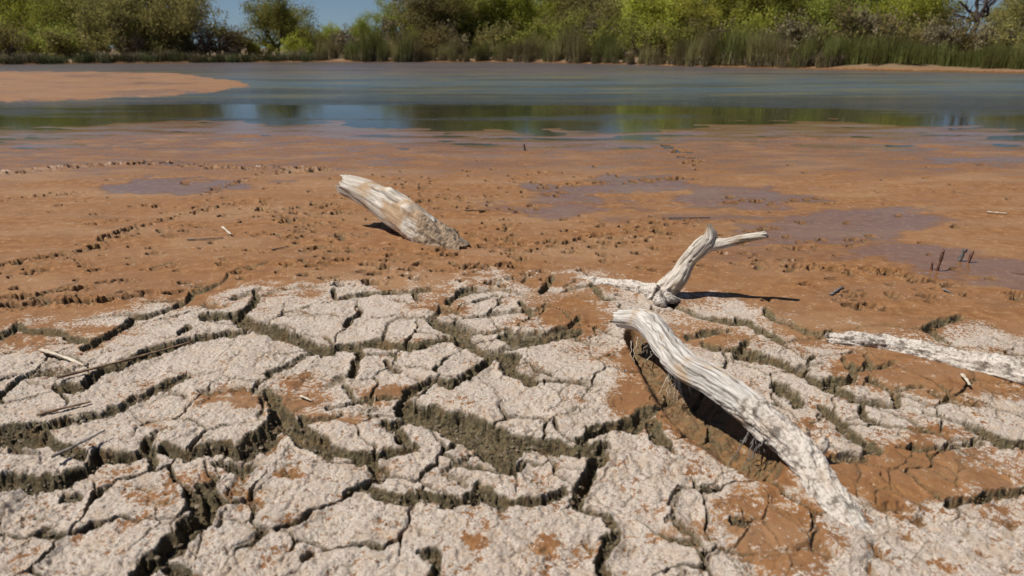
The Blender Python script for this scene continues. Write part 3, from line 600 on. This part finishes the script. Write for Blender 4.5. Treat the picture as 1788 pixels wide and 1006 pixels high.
def wood_mesh(name, pts, radii, mat, n=260, k=72, seed=0, rough=.10, grain=.05, grooves=6, ragged=(.03,.03), crust=None, twist=.5, flat=1.0, knots=0):
    C = catmull(pts, n); R = catmull(np.array(radii, float)[:,None]*np.ones((1,3)), n)[:,0]
    T, N, B = frames(C); L = np.concatenate([[0], np.cumsum(np.linalg.norm(np.diff(C,axis=0),axis=1))])
    th = np.linspace(0, 2*math.pi, k, endpoint=False); r_ = np.random.default_rng(seed+500)
    TH, LL = np.meshgrid(th, L); cx, sx = np.cos(TH), np.sin(TH); rm = float(np.mean(R))
    def ring(sa, sl, sd_): # noise that closes around the ring
        return perlin(cx*sa+LL*sl+40, sx*sa+LL*sl*.61+7, sd_)
    disp = 1+rough*ring(.9, .35/rm*.35, seed)+rough*.55*ring(2.2, 1.2/rm*.3, seed+1)
    tw = TH+LL*twist/rm*.12
    disp += grain*(perlin(np.cos(tw)*6+3, np.sin(tw)*6+LL*.35/rm*.4, seed+2)) + grain*.6*perlin(np.cos(tw)*13, np.sin(tw)*13+LL*.4/rm*.4, seed+3)
    gr = np.zeros_like(TH)
    for g in range(grooves):
        a0 = r_.uniform(0, 2*math.pi); l0, l1 = np.sort(r_.uniform(0, L[-1], 2)); 
        if l1-l0 < L[-1]*.2: l1 = l0+L[-1]*.3
        da = np.angle(np.exp(1j*(TH-a0-(LL-l0)*twist/rm*.12-.25*perlin(LL/rm*.8, LL*0+g*3.7, seed+9)))); wd = r_.uniform(.035,.08)
        q = np.exp(-(da/wd)**2)*sstep(l0, l0+.15*(l1-l0), LL)*sstep(l1, l1-.15*(l1-l0), LL)
        gr = np.maximum(gr, q)
    disp -= gr*.11
    for q in range(knots):
        a0, l0 = r_.uniform(0, 2*math.pi), r_.uniform(.1,.9)*L[-1]; da = np.angle(np.exp(1j*(TH-a0)))
        disp += .22*np.exp(-(da/.35)**2-((LL-l0)/(rm*.5))**2)
    RR = R[:,None]*disp
    cr = np.zeros_like(TH) if crust is None else np.interp(LL/L[-1], np.linspace(0,1,len(crust)), crust)
    RR = RR*(1+cr*(.20*perlin(cx*2.5+LL*14, sx*2.5+LL*11, seed+20)+.12*perlin(cx*6+LL*40, sx*6-LL*33, seed+21)+.05*perlin(cx*14+LL*90, sx*14-LL*80, seed+22)))
    V3 = C[:,None,:]+RR[...,None]*(cx[...,None]*N[:,None,:]*flat+sx[...,None]*B[:,None,:])
    # broken ends: each fibre stops somewhere else
    for e, (rg, sgn) in enumerate(zip(ragged, (-1, 1))):
        row = 0 if e == 0 else -1
        off = rg*(perlin(np.cos(th)*2.2+seed, np.sin(th)*2.2, seed+30+e)+.5*perlin(np.cos(th)*7, np.sin(th)*7, seed+33+e))
        for q in range(8):
            rr = q if e == 0 else -1-q
            V3[rr] += T[row]*(sgn*off*(1-q/8))[:,None]
    co_ = [V3.reshape(-1,3)]; ii = np.arange(n*k).reshape(n,k); nx = np.roll(ii, -1, 1)
    F = [np.stack([ii[:-1],nx[:-1],nx[1:],ii[1:]],-1).reshape(-1,4)]
    al = [LL.ravel()]; ar = [(TH*rm).ravel()]; ga = [gr.ravel()*.9]; ca = [cr.ravel()]
    nb = n*k
    for e in (0, 1):                                   # uneven end face made of three shrinking rings
        base = ii[0] if e == 0 else ii[-1]; c = C[0] if e == 0 else C[-1]; sgn = -1 if e == 0 else 1; t = T[0] if e == 0 else T[-1]
        last = base; src = V3[0] if e == 0 else V3[-1]
        for s_ in (.8, .5, .2):
            rg = c+(src-c)*s_+t[None,:]*(sgn*(ragged[e]*.8)*(r_.normal(0,.35,k)-.5*(1-s_)))[:,None]
            co_.append(rg); new = np.arange(nb, nb+k); nb += k
            q = np.stack([last, np.roll(last,-1), np.roll(new,-1), new], -1); F.append(q[:, ::-1] if e == 0 else q)
            al.append(np.full(k, 0.)); ar.append(th*rm*s_*3); ga.append(np.full(k,.45)); ca.append(np.full(k, cr[0 if e == 0 else -1].mean()))
            last = new
        co_.append(rg.mean(0)[None]); tip = nb; nb += 1
        al.append([0.]); ar.append([0.]); ga.append([.5]); ca.append([0.])
        f = np.stack([last, np.roll(last,-1), np.full(k, tip)], -1); F.append(f[:, ::-1] if e == 0 else f)
    quads_ = np.concatenate([f for f in F if f.shape[1] == 4]); tris = np.concatenate([f for f in F if f.shape[1] == 3])
    return mesh_np(name, np.vstack(co_), [quads_, tris], mat, attrs=dict(along=np.concatenate(al), around=np.concatenate(ar), groove=np.concatenate(ga), crusted=np.concatenate(ca)))
def empty(name, loc=(0,0,0)):
    o = bpy.data.objects.new(name, None); o.empty_display_size = .1; o.location = loc; col.objects.link(o); return o
# leaning log
o = link('leaning_log', wood_mesh('leaning_log', [at(601,322,3.19), at(645,341,3.13), at(700,374,3.03), at(750,410,2.92), at(808,446,2.80)],
         [.046,.060,.080,.080,.050], M['wood3'], seed=1, rough=.18, grain=.07, grooves=10, ragged=(.035,.02), crust=[0,0,0,.2,.75,1], knots=3))
tag(o, 'pale broken log slanting out of the orange mud, casting a shadow beneath its raised end', 'log')
# forked branch
fe = empty('forked_branch', gp(1160,518))
def child(me, name, parent):
    c = link(name, me, parent); c.matrix_parent_inverse = parent.matrix_world.inverted() if False else c.matrix_parent_inverse
    c.location = -Vector(parent.location); return c
tag(fe, 'upright bleached branch with a short stub and one long arm, rooted in cracked mud', 'branch')
child(wood_mesh('stem', [at(1143,527,2.20), at(1166,504,2.20), at(1186,482,2.19), at(1202,456,2.20), at(1226,432,2.18), at(1240,414,2.18), at(1237,394,2.18)],
      [.048,.035,.030,.026,.029,.022,.007], M['wood2'], n=200, k=64, seed=4, rough=.24, grain=.14, grooves=9, ragged=(.01,.014), crust=[.9,.4,0,0,0,0], twist=.9), 'stem', fe)
child(wood_mesh('arm', [at(1222,432,2.185), at(1245,428,2.175), at(1270,424,2.162), at(1302,416,2.145), at(1337,410,2.125)],
      [.022,.020,.016,.015,.011], M['wood2'], n=140, k=48, seed=6, rough=.26, grain=.08, grooves=6, ragged=(.0,.014), twist=.9), 'arm', fe)
child(wood_mesh('root', [gp(1152,519,.004), gp(1118,510,-.006), gp(1072,500,-.010), gp(1025,495,-.016), gp(985,491,-.03)],
      [.036,.032,.027,.022,.016], M['crustlog'], n=160, k=48, seed=8, rough=.34, grain=.16, grooves=4, ragged=(.0,.01), crust=[.8,1,1,1,1]), 'root', fe)
for q,(a,b_) in enumerate([((1158,518),(1188,528)),((1150,522),(1160,536))]):
    child(wood_mesh('root', [gp(*a,.02), gp((a[0]+b_[0])/2,(a[1]+b_[1])/2,.014), gp(*b_,-.012)], [.022,.016,.010], M['crustlog'], n=50, k=28, seed=40+q, rough=.2, ragged=(0,0), crust=[.7,1]), 'root', fe)
# curved log
be = empty('curved_log', gp(1300,760))
tag(be, 'long white curving log bridging a dark hollow, its lower end buried under crust', 'log')
BL = [(1083,556,.062,24),(1128,563,.088,34),(1166,604,.096,37),(1196,640,.094,38),(1240,664,.086,41),(1292,700,.070,43),(1340,740,.052,44),(1385,778,.036,46),(1418,824,.016,46),(1452,876,.002,45),(1492,924,-.012,42),(1545,985,-.040,34)]
bp, br = [], []
for u_,v_,z_,w_ in BL:
    p = gp(u_,v_,z_); bp.append(p); br.append(.64*w_*(p[1]*CP+(H_CAM-z_)*SP)/F_PX)
child(wood_mesh('trunk', bp, br, M['wood'], n=420, k=96, seed=11, rough=.14, grain=.07, grooves=16, ragged=(.02,.02), crust=[0,0,0,0,0,.05,.35,.8,1,1,1,1], twist=.25, knots=3), 'trunk', be)
for q,(u_,v_,z_) in enumerate([(1437,775,.050),(1404,758,.060)]):
    p = gp(u_,v_,z_); child(wood_mesh('knot', [p+np.array([-.012,0,-.02]), p, p+np.array([.004,-.004,.012])], [.014,.013,.006], M['wood2'], n=24, k=24, seed=50+q, rough=.2, ragged=(0,.003)), 'knot', be)
# root hairs and rootlets hanging under it
def strand(a, b_, r0, r1, sag, mat, name, parent, seed, k=5, n=9):
    rr = np.random.default_rng(seed); a, b_ = np.array(a), np.array(b_); t = np.linspace(0,1,n)[:,None]
    C = a+(b_-a)*t+np.array([0,0,-sag])*np.sin(math.pi*t)+rr.normal(0,1,(n,3))*np.linalg.norm(b_-a)*.035*np.sin(math.pi*t)
    T, N, B = frames(C); th = np.linspace(0,2*math.pi,k,endpoint=False); R = np.linspace(r0,r1,n)[:,None]
    V3 = C[:,None,:]+R[...,None]*(np.cos(th)[None,:,None]*N[:,None,:]+np.sin(th)[None,:,None]*B[:,None,:])
    ii = np.arange(n*k).reshape(n,k); nx = np.roll(ii,-1,1)
    return V3.reshape(-1,3), np.stack([ii[:-1],nx[:-1],nx[1:],ii[1:]],-1).reshape(-1,4)
def strands(name, lst, mat, parent):
    Vs, Fs, nb = [], [], 0
    for q, (a, b_, r0, r1, sag) in enumerate(lst):
        v_, f_ = strand(a, b_, r0, r1, sag, mat, name, parent, q+900); Vs.append(v_); Fs.append(f_+nb); nb += len(v_)
    return child(mesh_np(name, np.vstack(Vs), np.concatenate(Fs), mat), name, parent)
tuft = []
for q in range(26):
    a = gp(1330+rng.normal(0,8), 748+rng.normal(0,8), .035); d = gp(1312+rng.normal(0,20), 790+rng.normal(0,16), -.03+rng.uniform(0,.03)); tuft.append((a, d, .0022, .0007, rng.uniform(-.02,.01)))
strands('root_tuft', tuft, M['grey_chip'], be)['kind'] = 'stuff'
hang = [(gp(1178+rng.normal(0,6),640+rng.normal(0,5),.05), gp(1182+rng.normal(0,14),690+rng.normal(0,10),-.03), .0016, .0006, rng.uniform(-.01,.01)) for q in range(16)]
hang += [(gp(1128+rng.uniform(-30,40),590+rng.normal(0,6),.04), gp(1130+rng.uniform(-30,50),625+rng.normal(0,8),-.02), .0012, .0005, 0) for q in range(16)]
strands('rootlets', hang, M['pale_stick'], be)['kind'] = 'stuff'
# log buried on the right, only its crusted back showing
bl = [(1446,597,-.012,13),(1495,602,-.010,17),(1560,612,-.012,19),(1640,630,-.008,20),(1715,650,-.010,23),(1790,672,-.010,25),(1860,700,-.02,24)]
bp = [gp(u_,v_,z_) for u_,v_,z_,w_ in bl]; br = [w_*(p[1]*CP+H_CAM*SP)/F_PX*1.25 for p,(u_,v_,z_,w_) in zip(bp,bl)]
o = link('buried_log', wood_mesh('buried_log', bp, br, M['crustlog'], n=420, k=80, seed=15, rough=.34, grain=.16, grooves=8, ragged=(.02,.0), crust=[1,1,1,1,.9,1,1], knots=3))
tag(o, 'half-buried ridge-like log caked in white flaking salt crust beside rusty mud', 'log')
# ------------------------------------------------------------------ sticks, reeds and chips lying about
def stick(name, label, cat, a, b_, r0, r1, mat, seed, bend=.04, k=10, n=22, flat=.6, lift=0.0, group=None):
    a, b_ = np.array(a, float), np.array(b_, float); rr = np.random.default_rng(seed); t = np.linspace(0,1,n)[:,None]; Lh = np.linalg.norm(b_-a)
    side = np.cross(b_-a, [0,0,1.0]); side /= np.linalg.norm(side)+1e-9
    C = a+(b_-a)*t+side*(bend*Lh*rr.uniform(-1,1))*np.sin(math.pi*t)+np.array([0,0,lift])*np.sin(math.pi*t)
    T, N, B = frames(C); th = np.linspace(0,2*math.pi,k,endpoint=False)
    R = np.linspace(r0,r1,n)[:,None]*(1+.22*rr.normal(0,1,(n,k))*.5+.15*np.sin(t*rr.uniform(9,16)))
    V3 = C[:,None,:]+R[...,None]*(np.cos(th)[None,:,None]*N[:,None,:]+flat*np.sin(th)[None,:,None]*B[:,None,:])
    V3[0] += -T[0]*rr.uniform(0,1,(k,1))*r0*1.5; V3[-1] += T[-1]*rr.uniform(0,1,(k,1))*r1*1.8
    ii = np.arange(n*k).reshape(n,k); nx = np.roll(ii,-1,1); q = np.stack([ii[:-1],nx[:-1],nx[1:],ii[1:]],-1).reshape(-1,4)
    co_ = np.vstack([V3.reshape(-1,3), C[0][None], C[-1][None]])
    tr = np.concatenate([np.stack([nx[0],ii[0],np.full(k,n*k)],-1), np.stack([ii[-1],nx[-1],np.full(k,n*k+1)],-1)])
    return tag(link(name, mesh_np(name, co_, [q, tr], mat)), label, cat, group)
def lie(u_,v_,e=.004):
    p = gp(u_,v_); p[2] = gz(p[0],p[1])+e; return p
S = [('dry_reed','long thin brown reed stem lying along the edge of a crack','reed',(105,668),(333,594),.0058,.0035,'reed_stick',.012),
     ('dry_reed','short brown reed stem lying flat on a pale mud plate','reed',(70,730),(156,704),.0055,.003,'reed_stick',.006),
     ('dry_reed','curved grey reed resting across the rim of a deep crack','reed',(98,806),(184,768),.0045,.003,'grey_chip',.022),
     ('pale_stick','straight pale stick lying beside the long brown reed','stick',(74,617),(148,641),.0055,.0045,'pale_stick',.008),
     ('pale_stick','tiny white stick lying on orange mud among footprints','stick',(389,398),(404,413),.0055,.0045,'pale_stick',.008),
     ('dark_stick','thin dark stick lying flat on orange mud beside the tiny white stick','stick',(328,421),(389,418),.004,.003,'dark_stick',.005),
     ('dark_stick','very short dark splinter lying on bare orange mud above the cracks','stick',(476,437),(503,431),.0045,.002,'dark_stick',.005),
     ('pale_chip','small pale wood chip on a rust-stained mud plate','chip',(526,694),(545,700),.0035,.002,'pale_stick',.006),
     ('dark_twig','thin straight black twig lying on mud behind the forked branch','twig',(1168,382),(1238,381),.0045,.003,'dark_stick',.006),
     ('wood_chip','small grey splinter of wood on smooth mud past the branch shadow','chip',(1451,517),(1470,504),.0065,.005,'grey_chip',.005),
     ('grey_stick','slim grey stick lying on damp mud below the upright stubs','stick',(1648,509),(1696,519),.0045,.0035,'grey_chip',.006),
     ('pale_chip','small pale splinter below the salt-caked buried log','chip',(1678,665),(1690,684),.005,.003,'pale_stick',.012),
     ('dark_stick','short dark stick lying flat on mud by the leaning log','stick',(812,369),(854,367),.004,.003,'dark_stick',.005),
     ('pale_stick','faint pale stick lying on far damp mud near the wet streaks','stick',(1724,372),(1757,374),.006,.004,'pale_stick',.006)]
for q,(nm,lb,ct,a,b_,r0,r1,mt,e) in enumerate(S): stick(nm, lb, ct, lie(*a,e), lie(*b_,e), r0, r1, M[mt], 300+q)
def stub(nm, lb, base, top, r0, r1, mt, seed):
    p = gp(*base); p[2] = -.03; return stick(nm, lb, 'stub', p, at(top[0], top[1], p[1]), r0, r1, M[mt], seed, bend=.03, flat=.9)
stub('upright_stub', 'tallest rusty brown stick standing upright in shallow wet mud', (1634,472), (1647,438), .0065, .005, 'rust_stick', 330)
stub('upright_stub', 'tiny rusty stump at the foot of the tallest upright stick', (1626,470), (1628,460), .006, .004, 'rust_stick', 331)
stub('upright_stub', 'short grey slanting stick, the paler of a close pair', (1673,455), (1684,437), .0085, .008, 'grey_chip', 332)
stub('upright_stub', 'short brown slanting stick, the darker of a close pair', (1687,457), (1698,441), .0065, .0055, 'rust_stick', 333)
stub('upright_stub', 'lone tiny twig poking from far mud near the water', (917,260), (915,252), .010, .006, 'dark_stick', 334)
# ------------------------------------------------------------------ trees of the far bank
class Geo:
    def __init__(s): s.v, s.f, s.n = [], [], 0
    def tube(s, C, R, k=6):
        C = np.asarray(C); T, N, B = frames(C); th = np.linspace(0,2*math.pi,k,endpoint=False); R = np.asarray(R)[:,None]
        V3 = C[:,None,:]+R[...,None]*(np.cos(th)[None,:,None]*N[:,None,:]+np.sin(th)[None,:,None]*B[:,None,:]); n = len(C)
        ii = np.arange(n*k).reshape(n,k)+s.n; nx = np.roll(ii,-1,1); s.v.append(V3.reshape(-1,3)); s.f.append(np.stack([ii[:-1],nx[:-1],nx[1:],ii[1:]],-1).reshape(-1,4)); s.n += n*k
    def quads(s, P4):                                  # (m,4,3)
        m = len(P4); s.v.append(P4.reshape(-1,3)); s.f.append(np.arange(m*4).reshape(m,4)+s.n); s.n += m*4
    def mesh(s, name, mat, smooth=True): return mesh_np(name, np.vstack(s.v), np.concatenate(s.f), mat, smooth)
def leaf_cloud(rr, centres, rad, per, size):
    c = np.repeat(centres, per, 0); m = len(c)
    p = c+rr.normal(0,1,(m,3))*np.repeat(rad, per)[:,None]*np.array([1,1,.62])
    d = rr.normal(0,1,(m,3)); d[:,2] *= .7; d /= np.linalg.norm(d,axis=1,keepdims=True); e = np.cross(d, rr.normal(0,1,(m,3))); e /= np.linalg.norm(e,axis=1,keepdims=True)
    a = rr.uniform(.6,1.4,(m,1))*size; b_ = a*.42
    return np.stack([p-d*a-e*b_*.3, p+e*b_, p+d*a+e*b_*.2, p-e*b_], 1)
def grow_tree(seed, h, spread, stems=4, per=46, lsize=.056, gap=.0, bare=False, levels=3):
    rr = np.random.default_rng(seed); tr = Geo(); tips = []
    def branch(p, d, L, r, lev):
        n = 6; C = [p]; dd = d.copy()
        for i in range(n):
            dd = dd+rr.normal(0,.17,3)+np.array([0,0,.05 if lev < 2 else -.03]); dd /= np.linalg.norm(dd); C.append(C[-1]+dd*L/n)
        R = np.linspace(r, r*.45, n+1); tr.tube(C, R, 7 if lev == 0 else 5)
        if lev >= levels: tips.append(C[-1]); tips.append(C[3]); return
        if lev >= 1: tips.append(C[-1])
        for q in range(rr.integers(4,6) if lev else 5):
            i = rr.integers(2, n+1); ax = rr.normal(0,1,3); ax[2] = abs(ax[2])*.45-.05; nd = dd*.55+ax/np.linalg.norm(ax)*.85; nd /= np.linalg.norm(nd)
            branch(C[i], nd, L*rr.uniform(.55,.75), R[i]*.62, lev+1)
    for s_ in range(stems):
        a = 2*math.pi*s_/stems+rr.uniform(-.4,.4); d = np.array([math.cos(a)*spread, math.sin(a)*spread, 1.0]); d /= np.linalg.norm(d)
        branch(np.array([math.cos(a)*.10, math.sin(a)*.10, -.15]), d, h*.46*rr.uniform(.85,1.1), .035*h*rr.uniform(.5,.8), 0)
    tips = np.array(tips); sc = h/np.percentile(tips[:,2], 97); cr = Geo()
    if not bare:
        keep = rr.uniform(0,1,len(tips)) > .28; t2 = tips[keep]
        cr.quads(leaf_cloud(rr, t2, rr.uniform(.16,.34,len(t2))*h/5, per, lsize))
    for g in (tr, cr):
        for q in range(len(g.v)): g.v[q] = g.v[q]*np.array([1,1,sc])
    return tr, cr
mesq = [grow_tree(s_, 5.0, sp, st, per) for s_, sp, st, per in ((1,.9,4,46),(2,.7,3,46),(3,1.1,5,40),(4,.8,4,46))]
trunks = [t.mesh('trunk', M['bark']) for t, c in mesq]
crowns = {(i, mt): None for i in range(4) for mt in ()}
def crown(i, mt):
    if (i, mt) not in crowns: crowns[(i, mt)] = mesq[i][1].mesh('crown', M[mt], False)
    return crowns[(i, mt)]
shr = [grow_tree(20+s_, 2.0, 1.2, 6, 16, .055, levels=2) for s_ in range(3)]
shr_t = [t.mesh('trunk', M['bark']) for t, c in shr]
def bank_Y(u_): return float(np.interp(u_, us, Yf_s[0]*0+vw2Y(shore_far)))
def place(nm, lb, ct, gr, u_, Y_, sc, tm, cm, rot, wid=1.0):
    x = (u_-CX)/F_PX*(Y_*CP+H_CAM*SP); e = empty(nm, (x, Y_, gz(x, Y_)-.05)); e.scale = (sc*wid, sc*wid, sc); e.rotation_euler = (0,0,rot)
    tag(e, lb, ct, gr); link('trunk', tm, e)
    if cm: link('crown', cm, e)
    return e
KIND = dict(leaf_bright='bright green feathery mesquite tree on the far bank', leaf_yellow='yellow-green feathery tree on the far bank', leaf_mid='mid green bushy mesquite tree on the far bank',
            leaf_olive='dull olive-grey bushy tree on the far bank', leaf_dark='dark green tree on the far bank')
def where(u_): return 'behind the dark grass tussocks' if u_ < 535 else 'behind the tall reeds' if u_ < 1450 else 'behind the green sedge'
TREES = [(-330,54,1.15,'leaf_mid'),(-170,52,1.1,'leaf_bright'),(-60,50,1.1,'leaf_bright'),(45,50,1.0,'leaf_bright'),(110,56,1.2,'leaf_bright'),(165,50,1.0,'leaf_mid'),(225,46,.9,'leaf_olive'),(285,47,1.0,'leaf_olive'),(318,50,.80,'leaf_dark'),
         (488,50,.80,'leaf_mid'),(515,55,.62,'leaf_bright'),(590,56,.42,'leaf_bright'),(640,54,.56,'leaf_mid'),(700,55,.76,'leaf_mid'),(755,53,1.1,'leaf_olive'),(800,58,1.25,'leaf_dark'),(850,54,1.1,'leaf_mid'),(905,54,1.0,'leaf_bright'),
         (960,58,1.2,'leaf_mid'),(1010,53,1.0,'leaf_olive'),(1065,57,.95,'leaf_dark'),(1130,50,.98,'leaf_yellow'),(1180,49,.92,'leaf_yellow'),(1245,54,1.2,'leaf_mid'),(1300,50,1.1,'leaf_bright'),(1365,48,1.1,'leaf_mid'),(1430,47,1.1,'leaf_mid'),
         (1500,46,1.1,'leaf_mid'),(1560,44,1.0,'leaf_bright'),(1605,43,.72,'leaf_mid'),(1740,42,.50,'leaf_mid'),(1800,40,.62,'leaf_olive'),(1900,40,.95,'leaf_mid'),(2050,40,1.0,'leaf_mid')]
for q,(u_,Y_,sc,mt) in enumerate(TREES):
    lb = ('tall ' if sc >= 1.0 else 'smaller ')+KIND[mt].replace('on the far bank', where(u_)); place('mesquite_tree', lb, 'tree', lb, u_, Y_, sc*rng.uniform(.95,1.05), trunks[q%4], crown(q%4, mt), rng.uniform(0,6.28), rng.uniform(.95,1.2))
# low scrub that closes the view between and behind the trees
SK = dict(leaf_tan=('dry_shrub','leafless tan dry shrub among the green trees'), leaf_olive=('scrub_bush','low olive-grey scrub bush under the trees'), leaf_mid=('scrub_bush','low green scrub bush under the trees'), leaf_bright=('scrub_bush','low bright green scrub bush under the trees'))
scm = {}
for q in range(64):
    u_ = -250+q*36+rng.uniform(-14,14); Y_ = bank_Y(u_)+rng.uniform(3.5,9); mt = rng.choice(['leaf_tan','leaf_olive','leaf_mid','leaf_bright'], p=[.2,.3,.32,.18])
    if 350 < u_ < 450 or 560 < u_ < 620: mt = 'leaf_tan' if rng.uniform() < .6 else 'leaf_olive'
    i = q%3
    if (i,mt) not in scm: scm[(i,mt)] = shr[i][1].mesh('crown', M[mt], False)
    sc = rng.uniform(.75,1.15)*(.8 if 340 < u_ < 620 or u_ > 1600 else 1.0)
    lb = SK[mt][1].split(' under ')[0].split(' among ')[0]+' '+where(u_); place(SK[mt][0], lb, 'shrub', lb+' set', u_, Y_, sc, shr_t[i], scm[(i,mt)], rng.uniform(0,6.28), 1.25)
for q in range(30):                                     # farther thicket
    u_ = -300+q*80+rng.uniform(-20,20)
    if 320 < u_ < 720 or 1600 < u_ < 1800: continue
    place('thicket_tree', 'hazy mid green tree of the thicket behind the bank', 'tree', 'thicket trees behind', u_, rng.uniform(64,74), rng.uniform(.72,.92) if u_ < 1600 else .75, trunks[q%4], crown(q%4, 'leaf_mid' if q%2 else 'leaf_olive'), rng.uniform(0,6.28), 1.3)
# dead trees
dg = Geo(); dr = np.random.default_rng(5)
def limb(p, q, r0, r1, lev=0):
    p, q = np.array(p,float), np.array(q,float); t = np.linspace(0,1,8)[:,None]; C = p+(q-p)*t+dr.normal(0,.05,(8,3))*np.linalg.norm(q-p)*np.sin(math.pi*t); dg.tube(C, np.linspace(r0,r1,8)*dr.uniform(.8,1.25,8), 8)
    if lev < 2:
        for _ in range(3 if lev == 0 else 2):
            i = dr.integers(3,8); d = (q-p)*.4+dr.normal(0,.34,3)*np.linalg.norm(q-p); limb(C[i], C[i]+d*.7, r1*.8, r1*.25, lev+1)
limb((0,0,-.2),(.1,0,2.1),.17,.13,2)
for q_, r_ in (((.9,.2,3.4),.11),((-.2,.1,3.7),.12),((-1.1,0,3.0),.10),((.3,-.3,3.9),.10),((-1.3,.1,2.4),.09),((1.3,0,3.5),.07)): limb((.08,0,2.0), q_, r_, .05)
e = place('dead_tree', 'dark leafless dead tree standing above the green sedge against the sky', 'tree', None, 1688, 38, .95, dg.mesh('trunk', M['dead_bark']), None, 0)
dt2, _ = grow_tree(75, 3.0, 1.2, 3, bare=True, levels=3)
e = place('dead_tree', 'bare arching dead branches beside the olive-grey trees over the tussocks', 'tree', None, 368, 46, .95, dt2.mesh('trunk', M['dead_bark']), None, 2.0, 1.2)
# ------------------------------------------------------------------ reeds and grass along the water's edge
def blades(seed, n, h0, h1, rad, lean, wid, droop):
    rr = np.random.default_rng(seed); g = Geo()
    for q in range(n):
        a, r_ = rr.uniform(0,6.28), rad*math.sqrt(rr.uniform()); p = np.array([math.cos(a)*r_, math.sin(a)*r_*.6, 0]); hh = rr.uniform(h0,h1); b = rr.uniform(0,6.28)
        ld = np.array([math.cos(b), math.sin(b), 0])*lean*rr.uniform(.2,1)*hh; t = np.linspace(0,1,5)[:,None]
        C = p+np.array([0,0,hh])*(t-droop*rr.uniform(.3,1)*t**3)+ld*t**1.8; s_ = np.array([-math.sin(b), math.cos(b), 0]); s_ = s_*.7+np.array([.7,0,0]); s_ /= np.linalg.norm(s_)
        w = wid*(1-t*.85)*rr.uniform(.7,1.3); Lf, Rt = C-s_*w, C+s_*w
        g.quads(np.stack([Lf[:-1],Rt[:-1],Rt[1:],Lf[1:]],1))
    return g
RG = [blades(200+q, 230, .9, 1.75, .55, .22, .012, .1).mesh('blades', M['reed'], False) for q in range(4)]
RD = [blades(210+q, 120, .4, 1.05, .60, .55, .012, .75).mesh('dead_skirt', M['reed_dry'], False) for q in range(3)]
GG = [blades(220+q, 260, .35, .85, .60, .6, .011, .7).mesh('blades', M['grass_dark'], False) for q in range(3)]
RB = [blades(205+q, 230, .9, 1.75, .55, .28, .012, .15).mesh('blades', M['reed_brown'], False) for q in range(3)]
GR = [blades(230+q, 260, .5, 1.05, .55, .25, .010, .15).mesh('blades', M['reed'], False) for q in range(3)]
def clump(nm, lb, gr, u_, off, sc, parts):
    Y_ = bank_Y(u_)+off; x = (u_-CX)/F_PX*(Y_*CP+H_CAM*SP); e = empty(nm, (x, Y_, gz(x, Y_)-.03)); e.scale = (sc,sc,sc*rng.uniform(.85,1.15)); e.rotation_euler = (0,0,rng.uniform(0,6.28)); tag(e, lb, 'reeds' if 'reed' in nm else 'grass', gr)
    for pn, me in parts: link(pn, me, e)
for u_ in np.arange(-240, 540, 19):
    if 118 < u_ < 140: continue
    clump('grass_tussock', 'dark drooping grass tussock overhanging the water beyond the pink mud bar', 'dark tussocks overhanging the water', u_+rng.uniform(-6,6), rng.uniform(-.1,.4), rng.uniform(.85,1.15), [('blades', GG[rng.integers(3)]), ('dead_skirt', RD[rng.integers(3)])] if rng.uniform() < .35 else [('blades', GG[rng.integers(3)])])
for row, off0 in enumerate((.0, 1.1)):
    for u_ in np.arange(535, 1455, 15 if row == 0 else 21):
        brown = .5+.9*math.sin(u_*.045+1)*math.sin(u_*.013)+rng.uniform(-.3,.3)
        tall = .74+.22*math.sin(u_*.021)+.14*math.sin(u_*.09)+rng.uniform(-.2,.25)
        if rng.uniform() < .14: continue
        clump('reed_clump', ('tall green' if brown < .40 else 'browned half-dry')+' reed clump with pale dead skirt '+('at the water on the far bank' if row == 0 else 'behind the reeds at the water'), ('green' if brown < .40 else 'browned')+(' reeds at the water' if row == 0 else ' reeds in the second row'), u_+rng.uniform(-6,6), off0+rng.uniform(0,.5), tall, [('blades', RG[rng.integers(4)] if brown < .40 else RB[rng.integers(3)]), ('dead_skirt', RD[rng.integers(3)])])
for row, off0 in enumerate((.7, 1.7)):
    for u_ in np.arange(1452, 2250, 15):
        if row and 1620 < u_ < 1700: continue
        clump('sedge_clump', ('fresh green sedge clump along the tan sandy edge of the bank' if row == 0 else 'fresh green sedge clump set back behind the sandy edge sedge'), ('sedge clumps along the sandy edge' if row == 0 else 'sedge clumps set back'), u_+rng.uniform(-6,6), off0+rng.uniform(0,.5), rng.uniform(.75,1.15)*(1.1 if u_ < 1600 else .85), [('blades', GR[rng.integers(3)])])
for u_, sc in ((1400,1.0),(1425,1.2),(1450,1.0),(1380,.8),(1405,.9)):
    clump('dry_reed_clump', 'bleached tan dead reed clump flopping over between green reeds', 'dead reed clumps', u_, rng.uniform(.2,1.6), sc, [('dead_skirt', RD[rng.integers(3)]), ('blades', RD[rng.integers(3)])])

tw = 0
while tw < 18:
    u_, v_ = rng.uniform(-40,1830), rng.uniform(300,1000)
    if 1080 < u_ < 1560 and 520 < v_ < 990: continue
    p = gp(u_, v_); L_ = rng.uniform(.015,.05)*(1.3 if v_ < 480 else 1); a_ = rng.uniform(0,6.28); q_ = p+np.array([math.cos(a_)*L_, math.sin(a_)*L_, 0])
    p[2] = gz(p[0],p[1])+.001; q_[2] = gz(q_[0],q_[1])+.003
    zone = 'on the cracked pale crust' if v_ > edge[np.searchsorted(us,u_)] else 'on the smooth orange mud'; mt, cl = [('reed_stick','brown'),('pale_stick','pale'),('dark_stick','dark')][tw%3]
    stick('twig_fragment', 'tiny %s twig fragment lying %s' % (cl, zone), 'twig', p, q_, rng.uniform(.0010,.0018), .0008, M[mt], 600+tw, bend=.15, k=6, n=8, group='tiny %s twigs %s' % (cl, zone)); tw += 1
